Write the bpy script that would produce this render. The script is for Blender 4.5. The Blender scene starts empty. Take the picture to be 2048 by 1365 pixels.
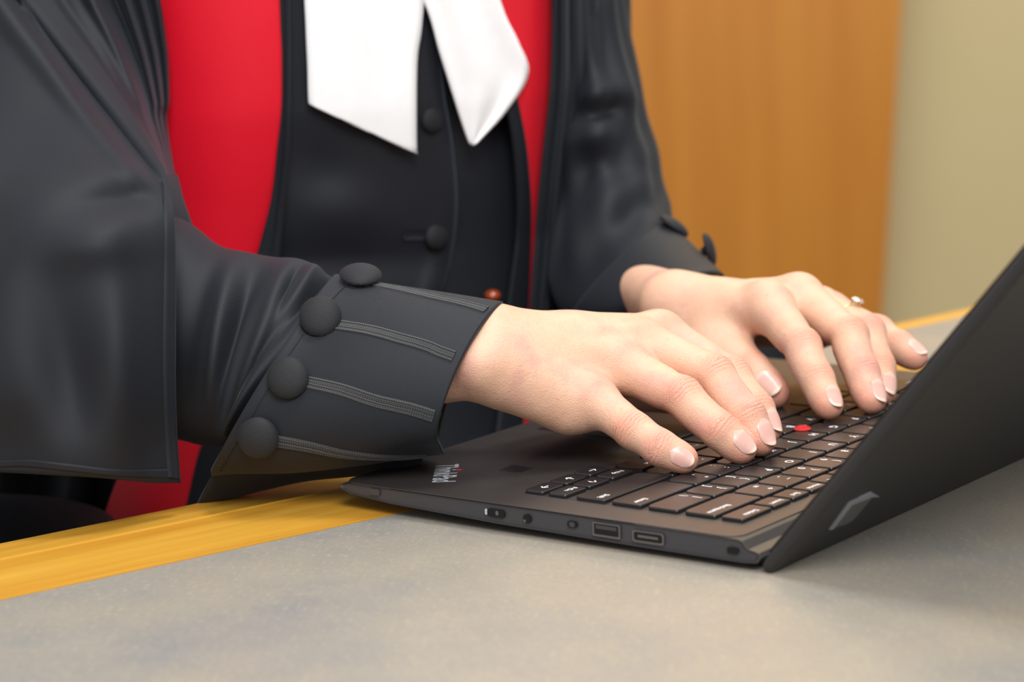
import bpy, bmesh, math, random
import numpy as np
from mathutils import Vector, Matrix
from mathutils.bvhtree import BVHTree

# ------------------------------------------------------------------ camera, world, lights
CP = np.array([0.5820, -0.8089, 0.2614])                  # where the photographer stands (metres; table top is z = 0)
CR = np.array([[0.7940, 0.6065, -0.0426], [0.0729, -0.1645, -0.9837], [-0.6036, 0.7779, -0.1748]])
u_, s_, v_ = np.linalg.svd(CR); CR = u_ @ v_
FPX = 85.0 * 2048 / 36.0
sc = bpy.context.scene
col = sc.collection
cam_d = bpy.data.cameras.new('camera'); cam = bpy.data.objects.new('camera', cam_d); col.objects.link(cam)
cam_d.sensor_width = 36; cam_d.lens = 85; cam_d.clip_start = 0.05
cam.matrix_world = Matrix(((CR[0][0], -CR[1][0], -CR[2][0], CP[0]), (CR[0][1], -CR[1][1], -CR[2][1], CP[1]),
                           (CR[0][2], -CR[1][2], -CR[2][2], CP[2]), (0, 0, 0, 1)))
cam_d.dof.use_dof = True; cam_d.dof.focus_distance = 1.075; cam_d.dof.aperture_fstop = 8.0
sc.camera = cam
sc.view_settings.view_transform = 'Standard'; sc.view_settings.look = 'None'
sc.view_settings.exposure = 0.06; sc.view_settings.gamma = 1.0; sc.view_settings.use_curve_mapping = False

w = bpy.data.worlds.new('world'); sc.world = w; w.use_nodes = True
w.node_tree.nodes['Background'].inputs[0].default_value = (1.0, 0.985, 0.97, 1)
w.node_tree.nodes['Background'].inputs[1].default_value = 0.75

def area(name, loc, target, size, power, colr=(1, 1, 1), size_y=None):
    l = bpy.data.lights.new(name, 'AREA'); l.energy = power; l.color = colr; l.size = size
    if size_y: l.shape = 'RECTANGLE'; l.size_y = size_y
    o = bpy.data.objects.new(name, l); col.objects.link(o); o.location = loc
    o.rotation_euler = (Vector(target) - Vector(loc)).to_track_quat('-Z', 'Y').to_euler()
    return o
area('ceiling_panel_light', (0.05, 0.25, 1.9), (0.0, 0.05, 0.0), 0.5, 19, (1.0, 0.985, 0.97))
area('ceiling_flash_bounce', (1.0, -1.05, 1.5), (-0.1, 0.1, 0.05), 0.9, 36, (1.0, 0.99, 0.975))
area('back_room_light', (-1.2, 2.0, 2.2), (-1.9, 3.2, 0.3), 1.2, 75, (1.0, 0.95, 0.88))

# ------------------------------------------------------------------ helpers
def bd(x, y, d):                                           # the world point d metres in front of the lens seen at photo pixel x, y
    return CP + d * (CR.T @ np.array([(x - 1024) / FPX, (y - 682.5) / FPX, 1.0]))
def pxof(p):
    c = CR @ (np.asarray(p, float) - CP); return 1024 + FPX * c[0] / c[2], 682.5 + FPX * c[1] / c[2]
def nrm(v): v = np.asarray(v, float); return v / (np.linalg.norm(v) + 1e-12)

def link(name, me, mat=None, parent=None, smooth=True, label=None):
    o = bpy.data.objects.new(name, me); col.objects.link(o)
    if mat is not None:
        for m in (mat if isinstance(mat, (list, tuple)) else [mat]): me.materials.append(m)
    if parent is not None: o.parent = parent
    if smooth: me.polygons.foreach_set('use_smooth', [True] * len(me.polygons))
    if label: o['label'] = label
    return o
def empty(name, label, cat, loc=(0, 0, 0)):
    o = bpy.data.objects.new(name, None); col.objects.link(o); o.location = loc
    o['label'] = label; o['category'] = cat
    return o
def pymesh(name, v, f):
    me = bpy.data.meshes.new(name); me.from_pydata([tuple(map(float, q)) for q in v], [], [tuple(q) for q in f]); me.update(); return me
def recalc(me):
    bm = bmesh.new(); bm.from_mesh(me); bmesh.ops.recalc_face_normals(bm, faces=bm.faces); bm.to_mesh(me); bm.free()

def cr(P, n, closed=False):                                # Catmull-Rom along axis 0
    P = np.asarray(P, float); m = len(P)
    if closed:
        t = np.linspace(0, m, n, endpoint=False)
        g = lambda i: P[i % m]
    else:
        t = np.linspace(0, m - 1, n)
        ext = np.concatenate([[2 * P[0] - P[1]], P, [2 * P[-1] - P[-2]]])
        g = lambda i: ext[np.clip(i + 1, 0, m + 1)]
    i = np.floor(t).astype(int)
    if not closed: i = np.minimum(i, m - 2)
    f = (t - i).reshape((-1,) + (1,) * (P.ndim - 1))
    a, b, c, d = g(i - 1), g(i), g(i + 1), g(i + 2)
    return 0.5 * ((2 * b) + (-a + c) * f + (2 * a - 5 * b + 4 * c - d) * f ** 2 + (-a + 3 * b - 3 * c + d) * f ** 3)

def grid_mesh(name, G, closed_v=False, uvscale=(1, 1), cap=False):
    """G[n][m][3]; columns may close. UVs in metres along both directions (for weaves)."""
    G = np.asarray(G); n, m = G.shape[:2]
    v = G.reshape(-1, 3); f = []
    mm = m if closed_v else m - 1
    for i in range(n - 1):
        for j in range(mm):
            f.append((i * m + j, i * m + (j + 1) % m, (i + 1) * m + (j + 1) % m, (i + 1) * m + j))
    me = pymesh(name, v, f)
    if cap:
        bm = bmesh.new(); bm.from_mesh(me); bm.verts.ensure_lookup_table()
        for r in (0, n - 1):
            try: bm.faces.new([bm.verts[r * m + j] for j in range(m)])
            except Exception: pass
        bm.to_mesh(me); bm.free(); recalc(me)
    uv = me.uv_layers.new(name='UVMap')
    du = np.concatenate([[0], np.cumsum(np.linalg.norm(np.diff(G.mean(1), axis=0), axis=1))])
    Gm = G[n // 2]
    seg = np.linalg.norm(np.diff(np.concatenate([Gm, Gm[:1]]), axis=0), axis=1)
    dv = np.concatenate([[0], np.cumsum(seg)])
    ls = me.loops; k = 0
    for p in me.polygons:
        vs = [ls[li].vertex_index for li in p.loop_indices]
        js = [q % m for q in vs]
        wrap = closed_v and (m - 1 in js) and (0 in js)
        for li, q in zip(p.loop_indices, vs):
            j = q % m
            if wrap and j == 0: j = m
            uv.data[li].uv = (du[min(q // m, n - 1)], dv[j])
    return me
def solid(o, t, off=-1):
    m = o.modifiers.new('thick', 'SOLIDIFY'); m.thickness = t; m.offset = off; return o
def bvh_of(o):
    me = o.data
    return BVHTree.FromPolygons([v.co.copy() for v in me.vertices], [tuple(p.vertices) for p in me.polygons])
def cam_hit(bvh, x, y):
    d = Vector(nrm(bd(x, y, 1.0) - CP))
    loc, n, i, dist = bvh.ray_cast(Vector(CP), d)
    if loc is None: return None, None
    if n.dot(d) > 0: n = -n
    return np.array(loc), np.array(n)
def bm_box(bm, x0, x1, y0, y1, z0, z1, mi=0):
    vs = [bm.verts.new((x, y, z)) for x in (x0, x1) for y in (y0, y1) for z in (z0, z1)]
    for q in ((0, 1, 3, 2), (4, 6, 7, 5), (0, 4, 5, 1), (2, 3, 7, 6), (0, 2, 6, 4), (1, 5, 7, 3)):
        f = bm.faces.new([vs[i] for i in q]); f.material_index = mi
    return vs
def bm_obj(name, bm, mat, parent=None, smooth=False, bevel=None, label=None):
    me = bpy.data.meshes.new(name); bmesh.ops.recalc_face_normals(bm, faces=bm.faces); bm.to_mesh(me); bm.free()
    o = link(name, me, mat, parent, smooth, label)
    if bevel:
        b = o.modifiers.new('bev', 'BEVEL'); b.width = bevel; b.segments = 3; b.limit_method = 'ANGLE'
    return o
def bm_prism(bm, poly, z0, z1, mi=0):
    a = [bm.verts.new((x, y, z0)) for x, y in poly]; b = [bm.verts.new((x, y, z1)) for x, y in poly]
    n = len(poly)
    f = bm.faces.new(b); f.material_index = mi
    f = bm.faces.new(a[::-1]); f.material_index = mi
    for i in range(n):
        f = bm.faces.new((a[i], a[(i + 1) % n], b[(i + 1) % n], b[i])); f.material_index = mi
def rrect(x0, x1, y0, y1, r, n=5):
    """rounded rectangle; r = radius or four radii for corners (x1,y1),(x0,y1),(x0,y0),(x1,y0)"""
    if not isinstance(r, (tuple, list)): r = [r] * 4
    pts = []
    for (cx, cy, a0), rr in zip(((x1, y1, 0), (x0, y1, 90), (x0, y0, 180), (x1, y0, 270)), r):
        sx = -1 if cx == x1 else 1; sy = -1 if cy == y1 else 1
        for k in range(n + 1):
            a = math.radians(a0 + 90 * k / n)
            pts.append((cx + sx * rr + rr * math.cos(a), cy + sy * rr + rr * math.sin(a)))
    return pts

# ------------------------------------------------------------------ materials
class NT:
    def __init__(s, name):
        s.m = bpy.data.materials.new(name); s.m.use_nodes = True; s.t = s.m.node_tree
        s.b = s.t.nodes['Principled BSDF']
    def n(s, typ, **kw):
        q = s.t.nodes.new(typ)
        for k, v in kw.items():
            if isinstance(k, str) and hasattr(q, k): setattr(q, k, v)
        return q
    def l(s, a, b): s.t.links.new(a, b)
    def math(s, op, a, b=None, c=None):
        q = s.t.nodes.new('ShaderNodeMath'); q.operation = op
        for i, v in enumerate((a, b, c)):
            if v is None: continue
            if isinstance(v, (int, float)): q.inputs[i].default_value = v
            else: s.l(v, q.inputs[i])
        return q.outputs[0]
    def mix(s, fac, a, b, blend='MIX'):
        q = s.t.nodes.new('ShaderNodeMix'); q.data_type = 'RGBA'; q.blend_type = blend
        for i, v in ((0, fac), (6, a), (7, b)):
            if isinstance(v, (int, float)): q.inputs[i].default_value = v
            elif isinstance(v, tuple): q.inputs[i].default_value = v if len(v) == 4 else v + (1,)
            else: s.l(v, q.inputs[i])
        return q.outputs[2]
    def noise(s, vec, scale, detail=3, rough=.5, out=0):
        q = s.t.nodes.new('ShaderNodeTexNoise'); q.inputs['Scale'].default_value = scale
        q.inputs['Detail'].default_value = detail; q.inputs['Roughness'].default_value = rough
        if vec is not None: s.l(vec, q.inputs['Vector'])
        return q.outputs[out]
    def coord(s, out='Object'): return s.t.nodes.new('ShaderNodeTexCoord').outputs[out]
    def mapping(s, vec, scale=(1, 1, 1), rot=(0, 0, 0), loc=(0, 0, 0)):
        q = s.t.nodes.new('ShaderNodeMapping'); s.l(vec, q.inputs[0])
        q.inputs['Scale'].default_value = scale; q.inputs['Rotation'].default_value = rot; q.inputs['Location'].default_value = loc
        return q.outputs[0]
    def ramp(s, fac, stops):
        q = s.t.nodes.new('ShaderNodeValToRGB'); s.l(fac, q.inputs[0]); e = q.color_ramp.elements
        while len(e) > 1: e.remove(e[0])
        e[0].position = stops[0][0]; e[0].color = tuple(stops[0][1]) + (1,)
        for p, c in stops[1:]:
            k = e.new(p); k.color = tuple(c) + (1,)
        return q.outputs[0]
    def bump(s, h, strength=.3, dist=.001, prev=None):
        q = s.t.nodes.new('ShaderNodeBump'); q.inputs['Strength'].default_value = strength; q.inputs['Distance'].default_value = dist
        s.l(h, q.inputs['Height'])
        if prev is not None: s.l(prev, q.inputs['Normal'])
        return q.outputs[0]
    def sep(s, vec):
        q = s.t.nodes.new('ShaderNodeSeparateXYZ'); s.l(vec, q.inputs[0]); return q.outputs
    def attr(s, name):
        q = s.t.nodes.new('ShaderNodeAttribute'); q.attribute_name = name; return q.outputs['Fac']
    def set(s, **kw):
        for k, v in kw.items():
            i = s.b.inputs[k.replace('_', ' ')]
            if isinstance(v, (int, float, tuple)): i.default_value = (v + (1,) if isinstance(v, tuple) and len(v) == 3 and i.type == 'RGBA' else v)
            else: s.l(v, i)
        return s.m
def srgb(r, g, b):
    f = lambda c: (c / 255 / 12.92) if c / 255 <= .04045 else ((c / 255 + .055) / 1.055) ** 2.4
    return (f(r), f(g), f(b))
def plain(name, c, rough=.5, metal=0, spec=.5, coat=0):
    m = NT(name); m.set(Base_Color=c, Roughness=rough, Metallic=metal, Specular_IOR_Level=spec, Coat_Weight=coat); return m.m

def make_cloth(name, c, c2, period=.0007, bump=.25, rough=.75, sheen=.25, sheen_c=(.5, .55, .65), ang=55, nap=60):
    m = NT(name); uv = m.coord('UV'); ob = m.coord('Object')
    u, v, _ = m.sep(uv)
    a = math.radians(ang)
    ph = m.math('ADD', m.math('MULTIPLY', u, math.cos(a) * 2 * math.pi / period), m.math('MULTIPLY', v, math.sin(a) * 2 * math.pi / period))
    tw = m.math('SINE', ph)
    nz = m.noise(ob, nap * 4, 4, .6)
    nz2 = m.noise(ob, nap * .35, 2)
    base = m.mix(m.math('MULTIPLY', nz2, 1.0), c, c2)
    base = m.mix(m.math('MULTIPLY_ADD', tw, .18, .18), base, tuple(min(1, q * 2.2) for q in c2))
    h = m.math('ADD', m.math('MULTIPLY', tw, .5), m.math('MULTIPLY', nz, .8))
    m.set(Base_Color=base, Roughness=rough, Specular_IOR_Level=.3, Sheen_Weight=sheen, Sheen_Roughness=.45,
          Sheen_Tint=sheen_c, Normal=m.bump(h, bump, .0003))
    return m.m
M = {}
M['gown'] = make_cloth('black_gown_wool', srgb(10, 13, 18), srgb(17, 21, 29), .00055, .16, .62, .08, (.55, .62, .75))
M['twill'] = make_cloth('black_twill', srgb(14, 16, 20), srgb(22, 26, 33), .0008, .3, .6, .08, (.55, .6, .7), 40)
M['vest'] = make_cloth('black_vest_wool', srgb(17, 19, 24), srgb(26, 29, 36), .0006, .1, .58, .12, (.5, .6, .75))
M['button'] = make_cloth('button_cloth', srgb(17, 18, 21), srgb(26, 27, 31), .0008, .35, .62, .08, (.5, .55, .65), 90)
M['red'] = make_cloth('red_wool_satin', srgb(205, 0, 28), srgb(215, 8, 36), .0006, .12, .5, .35, (1, .45, .4), 60)
m = NT('braid_cord'); uv = m.coord('UV'); u, v, _ = m.sep(uv)
lk = m.math('ADD', m.math('SINE', m.math('MULTIPLY', u, 2 * math.pi / .0011)), m.math('SINE', m.math('MULTIPLY', v, 2 * math.pi / .00125)))
m.set(Base_Color=m.mix(m.math('MULTIPLY_ADD', lk, .25, .4), srgb(20, 21, 23), srgb(72, 74, 78)), Roughness=.55, Sheen_Weight=.2, Normal=m.bump(lk, .6, .0003)); M['braid'] = m.m
m = NT('white_tab_linen'); ob = m.coord('Object')
m.set(Base_Color=m.mix(m.noise(ob, 120, 3), srgb(246, 247, 250), srgb(254, 254, 255)), Roughness=.7, Sheen_Weight=.1, Normal=m.bump(m.noise(ob, 700, 2), .08, .0003)); M['tab'] = m.m

# skin
m = NT('skin'); ob = m.coord('Object')
n1 = m.noise(ob, 45, 3, .6); n2 = m.noise(ob, 160, 3, .6); pink = m.attr('pink'); wr = m.attr('wrinkle'); al = m.attr('along')
base = m.ramp(n1, [(.3, srgb(217, 170, 142)), (.5, srgb(224, 179, 152)), (.72, srgb(213, 161, 144))])
base = m.mix(m.math('MULTIPLY', m.math('MULTIPLY_ADD', n2, .6, .55), m.math('MULTIPLY', pink, .62)), base, srgb(226, 134, 118))
fr = m.math('GREATER_THAN', m.noise(ob, 330, 1), .74)
base = m.mix(m.math('MULTIPLY', fr, .22), base, srgb(176, 110, 74))
vn = m.t.nodes.new('ShaderNodeTexVoronoi'); vn.feature = 'DISTANCE_TO_EDGE'; vn.inputs['Scale'].default_value = 900
m.l(ob, vn.inputs['Vector'])
wrn = m.math('MULTIPLY', m.noise(ob, 150, 2), 6.0)
wv = m.math('SINE', m.math('ADD', m.math('MULTIPLY', al, 2 * math.pi / 3.8), wrn))
wv = m.math('MULTIPLY', m.math('POWER', m.math('ABSOLUTE', wv), .7), m.math('MULTIPLY', wr, 1.0))
nb = m.bump(wv, .55, .0008)
nb = m.bump(m.math('MULTIPLY', vn.outputs['Distance'], 1.0), .35, .0007, nb)
nb = m.bump(m.noise(m.mapping(ob, (1, 1, 1)), 300, 4, .65), .35, .0007, nb)
m.set(Base_Color=base, Roughness=.5, Specular_IOR_Level=.4, Subsurface_Weight=.14, Subsurface_Radius=(1, .35, .2), Subsurface_Scale=.0025, Normal=nb)
M['skin'] = m.m
m = NT('fingernail'); uv = m.coord('UV'); u, v, _ = m.sep(uv)
base = m.ramp(u, [(0, srgb(226, 178, 160)), (.14, srgb(230, 190, 176)), (.26, srgb(224, 172, 160)), (.84, srgb(226, 178, 166)), (.9, srgb(236, 204, 186)), (1, srgb(234, 200, 180))])
m.set(Base_Color=base, Roughness=.3, Specular_IOR_Level=.45, Coat_Weight=.12, Coat_Roughness=.2, Subsurface_Weight=.1, Subsurface_Scale=.002, Normal=m.bump(m.noise(m.coord('Object'), 200, 2), .05, .0005)); M['nail'] = m.m

# desk, room
m = NT('grey_laminate'); ob = m.coord('Object')
a1 = m.noise(ob, 7, 4, .65); a2 = m.noise(ob, 55, 5, .7); a3 = m.noise(m.mapping(ob, (1, .35, 1), (0, 0, .5)), 700, 4, .7)
base = m.ramp(a1, [(.32, srgb(126, 126, 126)), (.5, srgb(146, 139, 127)), (.68, srgb(160, 149, 131))])
base = m.mix(m.math('MULTIPLY', a2, .5), base, srgb(136, 134, 132))
base = m.mix(m.ramp(a3, [(.54, (0, 0, 0)), (.68, (.5, .5, .5))]), base, srgb(196, 176, 136))
base = m.mix(m.ramp(m.noise(m.mapping(ob, (.4, 1, 1), (0, 0, -.4), (3, 1, 0)), 600, 4, .7), [(.56, (0, 0, 0)), (.7, (.6, .6, .6))]), base, srgb(116, 117, 122))
m.set(Base_Color=base, Roughness=m.math('MULTIPLY_ADD', a2, .12, .36), Specular_IOR_Level=.45, Normal=m.bump(m.noise(ob, 900, 3), .12, .0004)); M['laminate'] = m.m
def wood(name, c1, c2, c3, dirz, sc_=1.0, rough=.35, bumpv=.1):
    m = NT(name); ob = m.coord('Object')
    g = m.mapping(m.mapping(ob, (1, 1, 1), (0, 0, dirz)), (1, .045, 1)) if dirz is not None else m.mapping(ob, (1, 1, .035))
    g1 = m.noise(g, 55 * sc_, 4, .6); g2 = m.noise(g, 420 * sc_, 3, .7); g3 = m.noise(g, 14 * sc_, 2)
    base = m.ramp(g1, [(.3, c1), (.52, c2), (.72, c3)])
    base = m.mix(m.math('MULTIPLY', g3, .45), base, c2)
    base = m.mix(m.ramp(g2, [(.55, (0, 0, 0)), (.75, (.45, .45, .45))]), base, c1)
    m.set(Base_Color=base, Roughness=rough, Specular_IOR_Level=.5, Normal=m.bump(g2, bumpv, .0003)); return m.m
M['oak'] = wood('honey_oak_trim', srgb(186, 126, 36), srgb(204, 152, 54), srgb(218, 172, 76), math.atan(.28))
M['door'] = wood('amber_door_veneer', srgb(172, 106, 30), srgb(186, 120, 38), srgb(198, 134, 50), None, .25, .4, .02)
m = NT('beige_wall_paint'); ob = m.coord('Object')
m.set(Base_Color=m.mix(m.noise(ob, 3, 3), srgb(196, 181, 138), srgb(190, 174, 130)), Roughness=.85, Normal=m.bump(m.noise(ob, 300, 2), .1, .001)); M['wall'] = m.m
m = NT('carpet'); ob = m.coord('Object')
m.set(Base_Color=m.mix(m.noise(ob, 200, 3), srgb(80, 74, 70), srgb(110, 102, 94)), Roughness=.95); M['carpet'] = m.m

# laptop
m = NT('soft_touch_black'); ob = m.coord('Object')
sp = m.math('GREATER_THAN', m.noise(ob, 1500, 1), .80)
m.set(Base_Color=m.mix(m.math('MULTIPLY', sp, .3), srgb(50, 46, 45), srgb(150, 150, 150)), Roughness=m.math('MULTIPLY_ADD', m.noise(ob, 60, 3), .1, .34), Specular_IOR_Level=.5,
      Normal=m.bump(m.noise(ob, 2500, 2), .06, .0002)); M['deck'] = m.m
M['lid'] = plain('lid_black', srgb(38, 38, 38), .42, 0, .4)
M['side'] = plain('magnesium_side', srgb(58, 58, 62), .45, .1, .5)
M['key'] = plain('keycap_plastic', srgb(34, 32, 33), .3, 0, .5)
M['well'] = plain('key_well', srgb(12, 12, 13), .5)
M['legend'] = plain('legend_white', srgb(235, 235, 238), .5)
M['logo_grey'] = plain('logo_silver', srgb(190, 195, 205), .4, .2)
M['logo_red'] = plain('logo_red', srgb(230, 10, 10), .4)
M['tp'] = plain('trackpoint_red', srgb(196, 40, 40), .85)
M['port'] = plain('port_dark', srgb(10, 10, 10), .4, .3)
M['metal'] = plain('port_metal', srgb(120, 120, 124), .3, .9)
M['glass'] = plain('lid_glass', srgb(8, 8, 10), .08)
M['badge'] = plain('badge_silver', srgb(150, 155, 162), .4, .2)
M['gold'] = plain('gold', srgb(235, 215, 170), .2, 1)
M['amber'] = plain('amber_resin', srgb(150, 60, 20), .12, 0, .7, .5)
m = NT('diamond'); m.set(Base_Color=(1, 1, 1), Roughness=.02, IOR=2.2, Transmission_Weight=.35, Specular_IOR_Level=1.0, Metallic=.4); M['diamond'] = m.m

# ------------------------------------------------------------------ room and desk
ED = nrm((.27, .963, 0)); EN = np.array([ED[1], -ED[0], 0])      # along the desk's front edge; EN points away from the user
def desk_pt(t, s, z=0): return np.array([-.2005, -.0365, 0]) + ED * t + EN * s + np.array([0, 0, z])

desk = empty('judges_bench', 'grey laminate bench top with a honey coloured oak edge, under the open laptop', 'desk', (0, 0, -.74))
def loft_profile(name, prof, t0, t1, mat, parent, n=2):
    G = np.array([[desk_pt(t, s, z) for s, z in prof] for t in np.linspace(t0, t1, n)])
    me = grid_mesh(name, G, True, cap=True)
    for p in me.polygons: p.use_smooth = False
    o = link(name, me, mat, parent, False)
    o.location = -Vector(parent.location); return o
TW = .0885                                                        # width of the oak edging
loft_profile('oak_edging', [(-.014, -.045), (-.0165, -.014), (-.0155, -.0075), (-.0125, -.0048), (-.008, -.0036), (.0280, -.0017), (.0289, -.0006), (.0296, .0002), (.0303, .0004), (.0310, .0002), (.0318, 0), (TW, 0), (TW, -.045)], -.8, .46, M['oak'], desk)
bm = bmesh.new()
pl = [desk_pt(-.8, TW + .0002), desk_pt(1.6, TW + .0002), desk_pt(1.6, 1.2), desk_pt(-.8, 1.2)]
bm_prism(bm, [(p[0], p[1]) for p in pl], -.045, 0)
o = bm_obj('laminate_top', bm, M['laminate'], desk, False, .0008); o.location = -Vector(desk.location)
bm = bmesh.new()
pl = [desk_pt(-.7, .95), desk_pt(1.3, .95), desk_pt(1.3, .975), desk_pt(-.7, .975)]
bm_prism(bm, [(p[0], p[1]) for p in pl], -.74, -.045)
o = bm_obj('front_panel', bm, M['oak'], desk); o.location = -Vector(desk.location)

# ret: the return desk behind the laptop, seen between the left hand and the lid
ret = empty('side_desk', 'grey topped side desk with an oak edge, behind the left hand by the beige wall', 'desk', (-.1, .9, -.74))
def poly_obj(name, pts, z0, z1, mat, parent):
    bm = bmesh.new(); bm_prism(bm, pts, z0, z1); o = bm_obj(name, bm, mat, parent, False, .003)
    o.location = -Vector(parent.location); return o
def zp(x, y, z):
    d = bd(x, y, 1.0) - CP; t = (z - CP[2]) / d[2]; return CP + t * d
ZR = -.02
A, B = zp(1640, 693, ZR), zp(1990, 618, ZR); Cc, Dd = zp(1640, 678, ZR), zp(1990, 604, ZR)
E0, F0 = zp(1615, 770, ZR), zp(1990, 690, ZR); A2 = zp(1625, 702, ZR)
poly_obj('laminate_top', [(q[0], q[1]) for q in (A, A2, E0, F0, B)], ZR - .04, ZR, M['laminate'], ret)
poly_obj('oak_edging', [(q[0], q[1]) for q in (Cc, A, B, Dd)], ZR - .04, ZR, M['oak'], ret)
q = (A + F0) / 2
bm = bmesh.new(); bm_box(bm, q[0] - .1, q[0] - .08, q[1] - .05, q[1] + .12, -.74, ZR - .04)
o = bm_obj('leg_panel', bm, M['oak'], ret); o.location = -Vector(ret.location)

def struct(name, bm, mat):
    o = bm_obj(name, bm, mat); o['kind'] = 'structure'; return o
# background wall stands square to the desk; door in it
wc = bd(1785, 300, 3.6); wn = nrm((CR[2][0], CR[2][1], 0)); wr_ = np.array([wn[1], -wn[0], 0])
LEAN = math.radians(-4.6)                                         # the far wall's verticals run a little off the bench's own
def wall_pt(a, b, z):
    c, s = math.cos(LEAN), math.sin(LEAN); dz = z - wc[2]; a2 = a * c - dz * s; z2 = wc[2] + a * s + dz * c
    p = wc + wr_ * a2 + wn * b; return (p[0], p[1], z2)
def wall_box(bm, a0, a1, b0, b1, z0, z1):
    v = [bm.verts.new(wall_pt(a, b, z)) for a in (a0, a1) for b in (b0, b1) for z in (z0, z1)]
    for q in ((0, 1, 3, 2), (4, 6, 7, 5), (0, 4, 5, 1), (2, 3, 7, 6), (0, 2, 6, 4), (1, 5, 7, 3)): bm.faces.new([v[i] for i in q])
bm = bmesh.new(); wall_box(bm, -3.0, 3.0, .05, .2, -1.1, 2.3); struct('wall_back', bm, M['wall'])
bm = bmesh.new(); wall_box(bm, -.62, 0, .0, .05, -.95, 1.6); d1 = struct('door_1', bm, M['door'])
bm = bmesh.new(); wall_box(bm, -3.0, -.625, .01, .05, -.95, 1.6); struct('trim_1', bm, M['door'])
bm = bmesh.new(); bm_box(bm, -4, 3.5, -2.5, 4.5, -.76, -.75); struct('floor', bm, M['carpet'])

# ------------------------------------------------------------------ laptop
lap = empty('laptop', 'open black laptop on the bench under both hands', 'laptop', (-.02, .14, 0))
def lobj(o): o.location = -Vector(lap.location); return o
X0, X1, Y0, Y1, ZD = -.131, .0915, -.0215, .3135, .0125
# base: side profile (x, z) tapers to a thin front lip; lofted along the width with slightly drawn-in edges
def base_ring(y, inset):
    pr = [(X0 + .0005 + inset, .0098), (X0 + .006 + inset, .0078), (X0 + .03, .0058), (-.04, .0040), (.03, .0032), (.082 - inset, .0030), (.0885 - inset, .0036),
          (.0905 - inset, .0060), (.0893 - inset, .0078), (.0845 - inset, .0088), (.0818 - inset, .0118), (.0800 - inset, ZD - .0001), (.03, ZD), (-.04, ZD), (X0 + .03, ZD), (X0 + .004 + inset, ZD - .0002), (X0 + .0005 + inset, .0114)]
    if inset > 0:
        pr = [(x, ZD - (ZD - z) * (1 if z > .011 else .93)) for x, z in pr]
    return [(x, y, z) for x, z in pr]
G = np.array([base_ring(Y0 + .0008, .0020), base_ring(Y0, .0006), base_ring(Y0 + .0001, 0), base_ring(Y0 + .003, 0), base_ring(Y1 - .003, 0), base_ring(Y1, .0006), base_ring(Y1 - .0008, .0020)])
# keep the deck's top edge crisp, undersides rounded
me = grid_mesh('base', G, True, cap=True)
for p in me.polygons:
    p.use_smooth = False
    if p.normal.z > .35: p.material_index = 1
base = lobj(link('base', me, [M['side'], M['deck']], lap, False))
b = base.modifiers.new('bev', 'BEVEL'); b.width = .0004; b.segments = 2; b.limit_method = 'ANGLE'
# palm rest and keyboard deck skin
bm = bmesh.new()
bm_prism(bm, rrect(X0 + .0012, .0795, Y0 + .0007, Y1 - .0007, [.001, .001, .008, .008]), ZD - .0004, ZD + .0004)
lobj(bm_obj('palm_rest', bm, M['deck'], lap, False, .0003))
# keyboard well plate
bm = bmesh.new()
bm_prism(bm, rrect(-.0342, .0693, -.0008, .2840, .001), ZD + .0003, ZD + .00045)
bm_prism(bm, rrect(-.0423, -.0333, -.0008, .0522, .001), ZD + .0003, ZD + .00045)
lobj(bm_obj('keyboard_plate', bm, M['well'], lap))

fcache = {}
def text_geo(s):
    if s not in fcache:
        c = bpy.data.curves.new('t', 'FONT'); c.body = s; c.size = 1; c.resolution_u = 3; c.offset = .018
        o = bpy.data.objects.new('t', c); col.objects.link(o)
        bpy.context.view_layer.update()
        me = o.to_mesh()
        v = np.array([q.co[:] for q in me.vertices]); f = [tuple(p.vertices) for p in me.polygons]
        o.to_mesh_clear(); bpy.data.objects.remove(o); bpy.data.curves.remove(c)
        if len(v): v[:, 0] -= v[:, 0].min()
        fcache[s] = (v, f)
    return fcache[s]
def add_text(bm, s, org, right, up, size, mi=1, align='l', bold=.0, sx=1.0):
    v, f = text_geo(s)
    if not len(v): return
    wdt = v[:, 0].max() * size * sx
    off = {'l': 0, 'c': -wdt / 2, 'r': -wdt}[align]
    org, right, up = map(lambda q: np.asarray(q, float), (org, right, up)); nn = np.cross(right, up)
    vs = [bm.verts.new(tuple(org + right * (p[0] * size * sx + off) + up * (p[1] * size) + nn * 0)) for p in v]
    for q in f:
        try: ff = bm.faces.new([vs[i] for i in q]); ff.material_index = mi
        except Exception: pass
UP_, RT_ = (1, 0, 0), (0, -1, 0)
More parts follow.
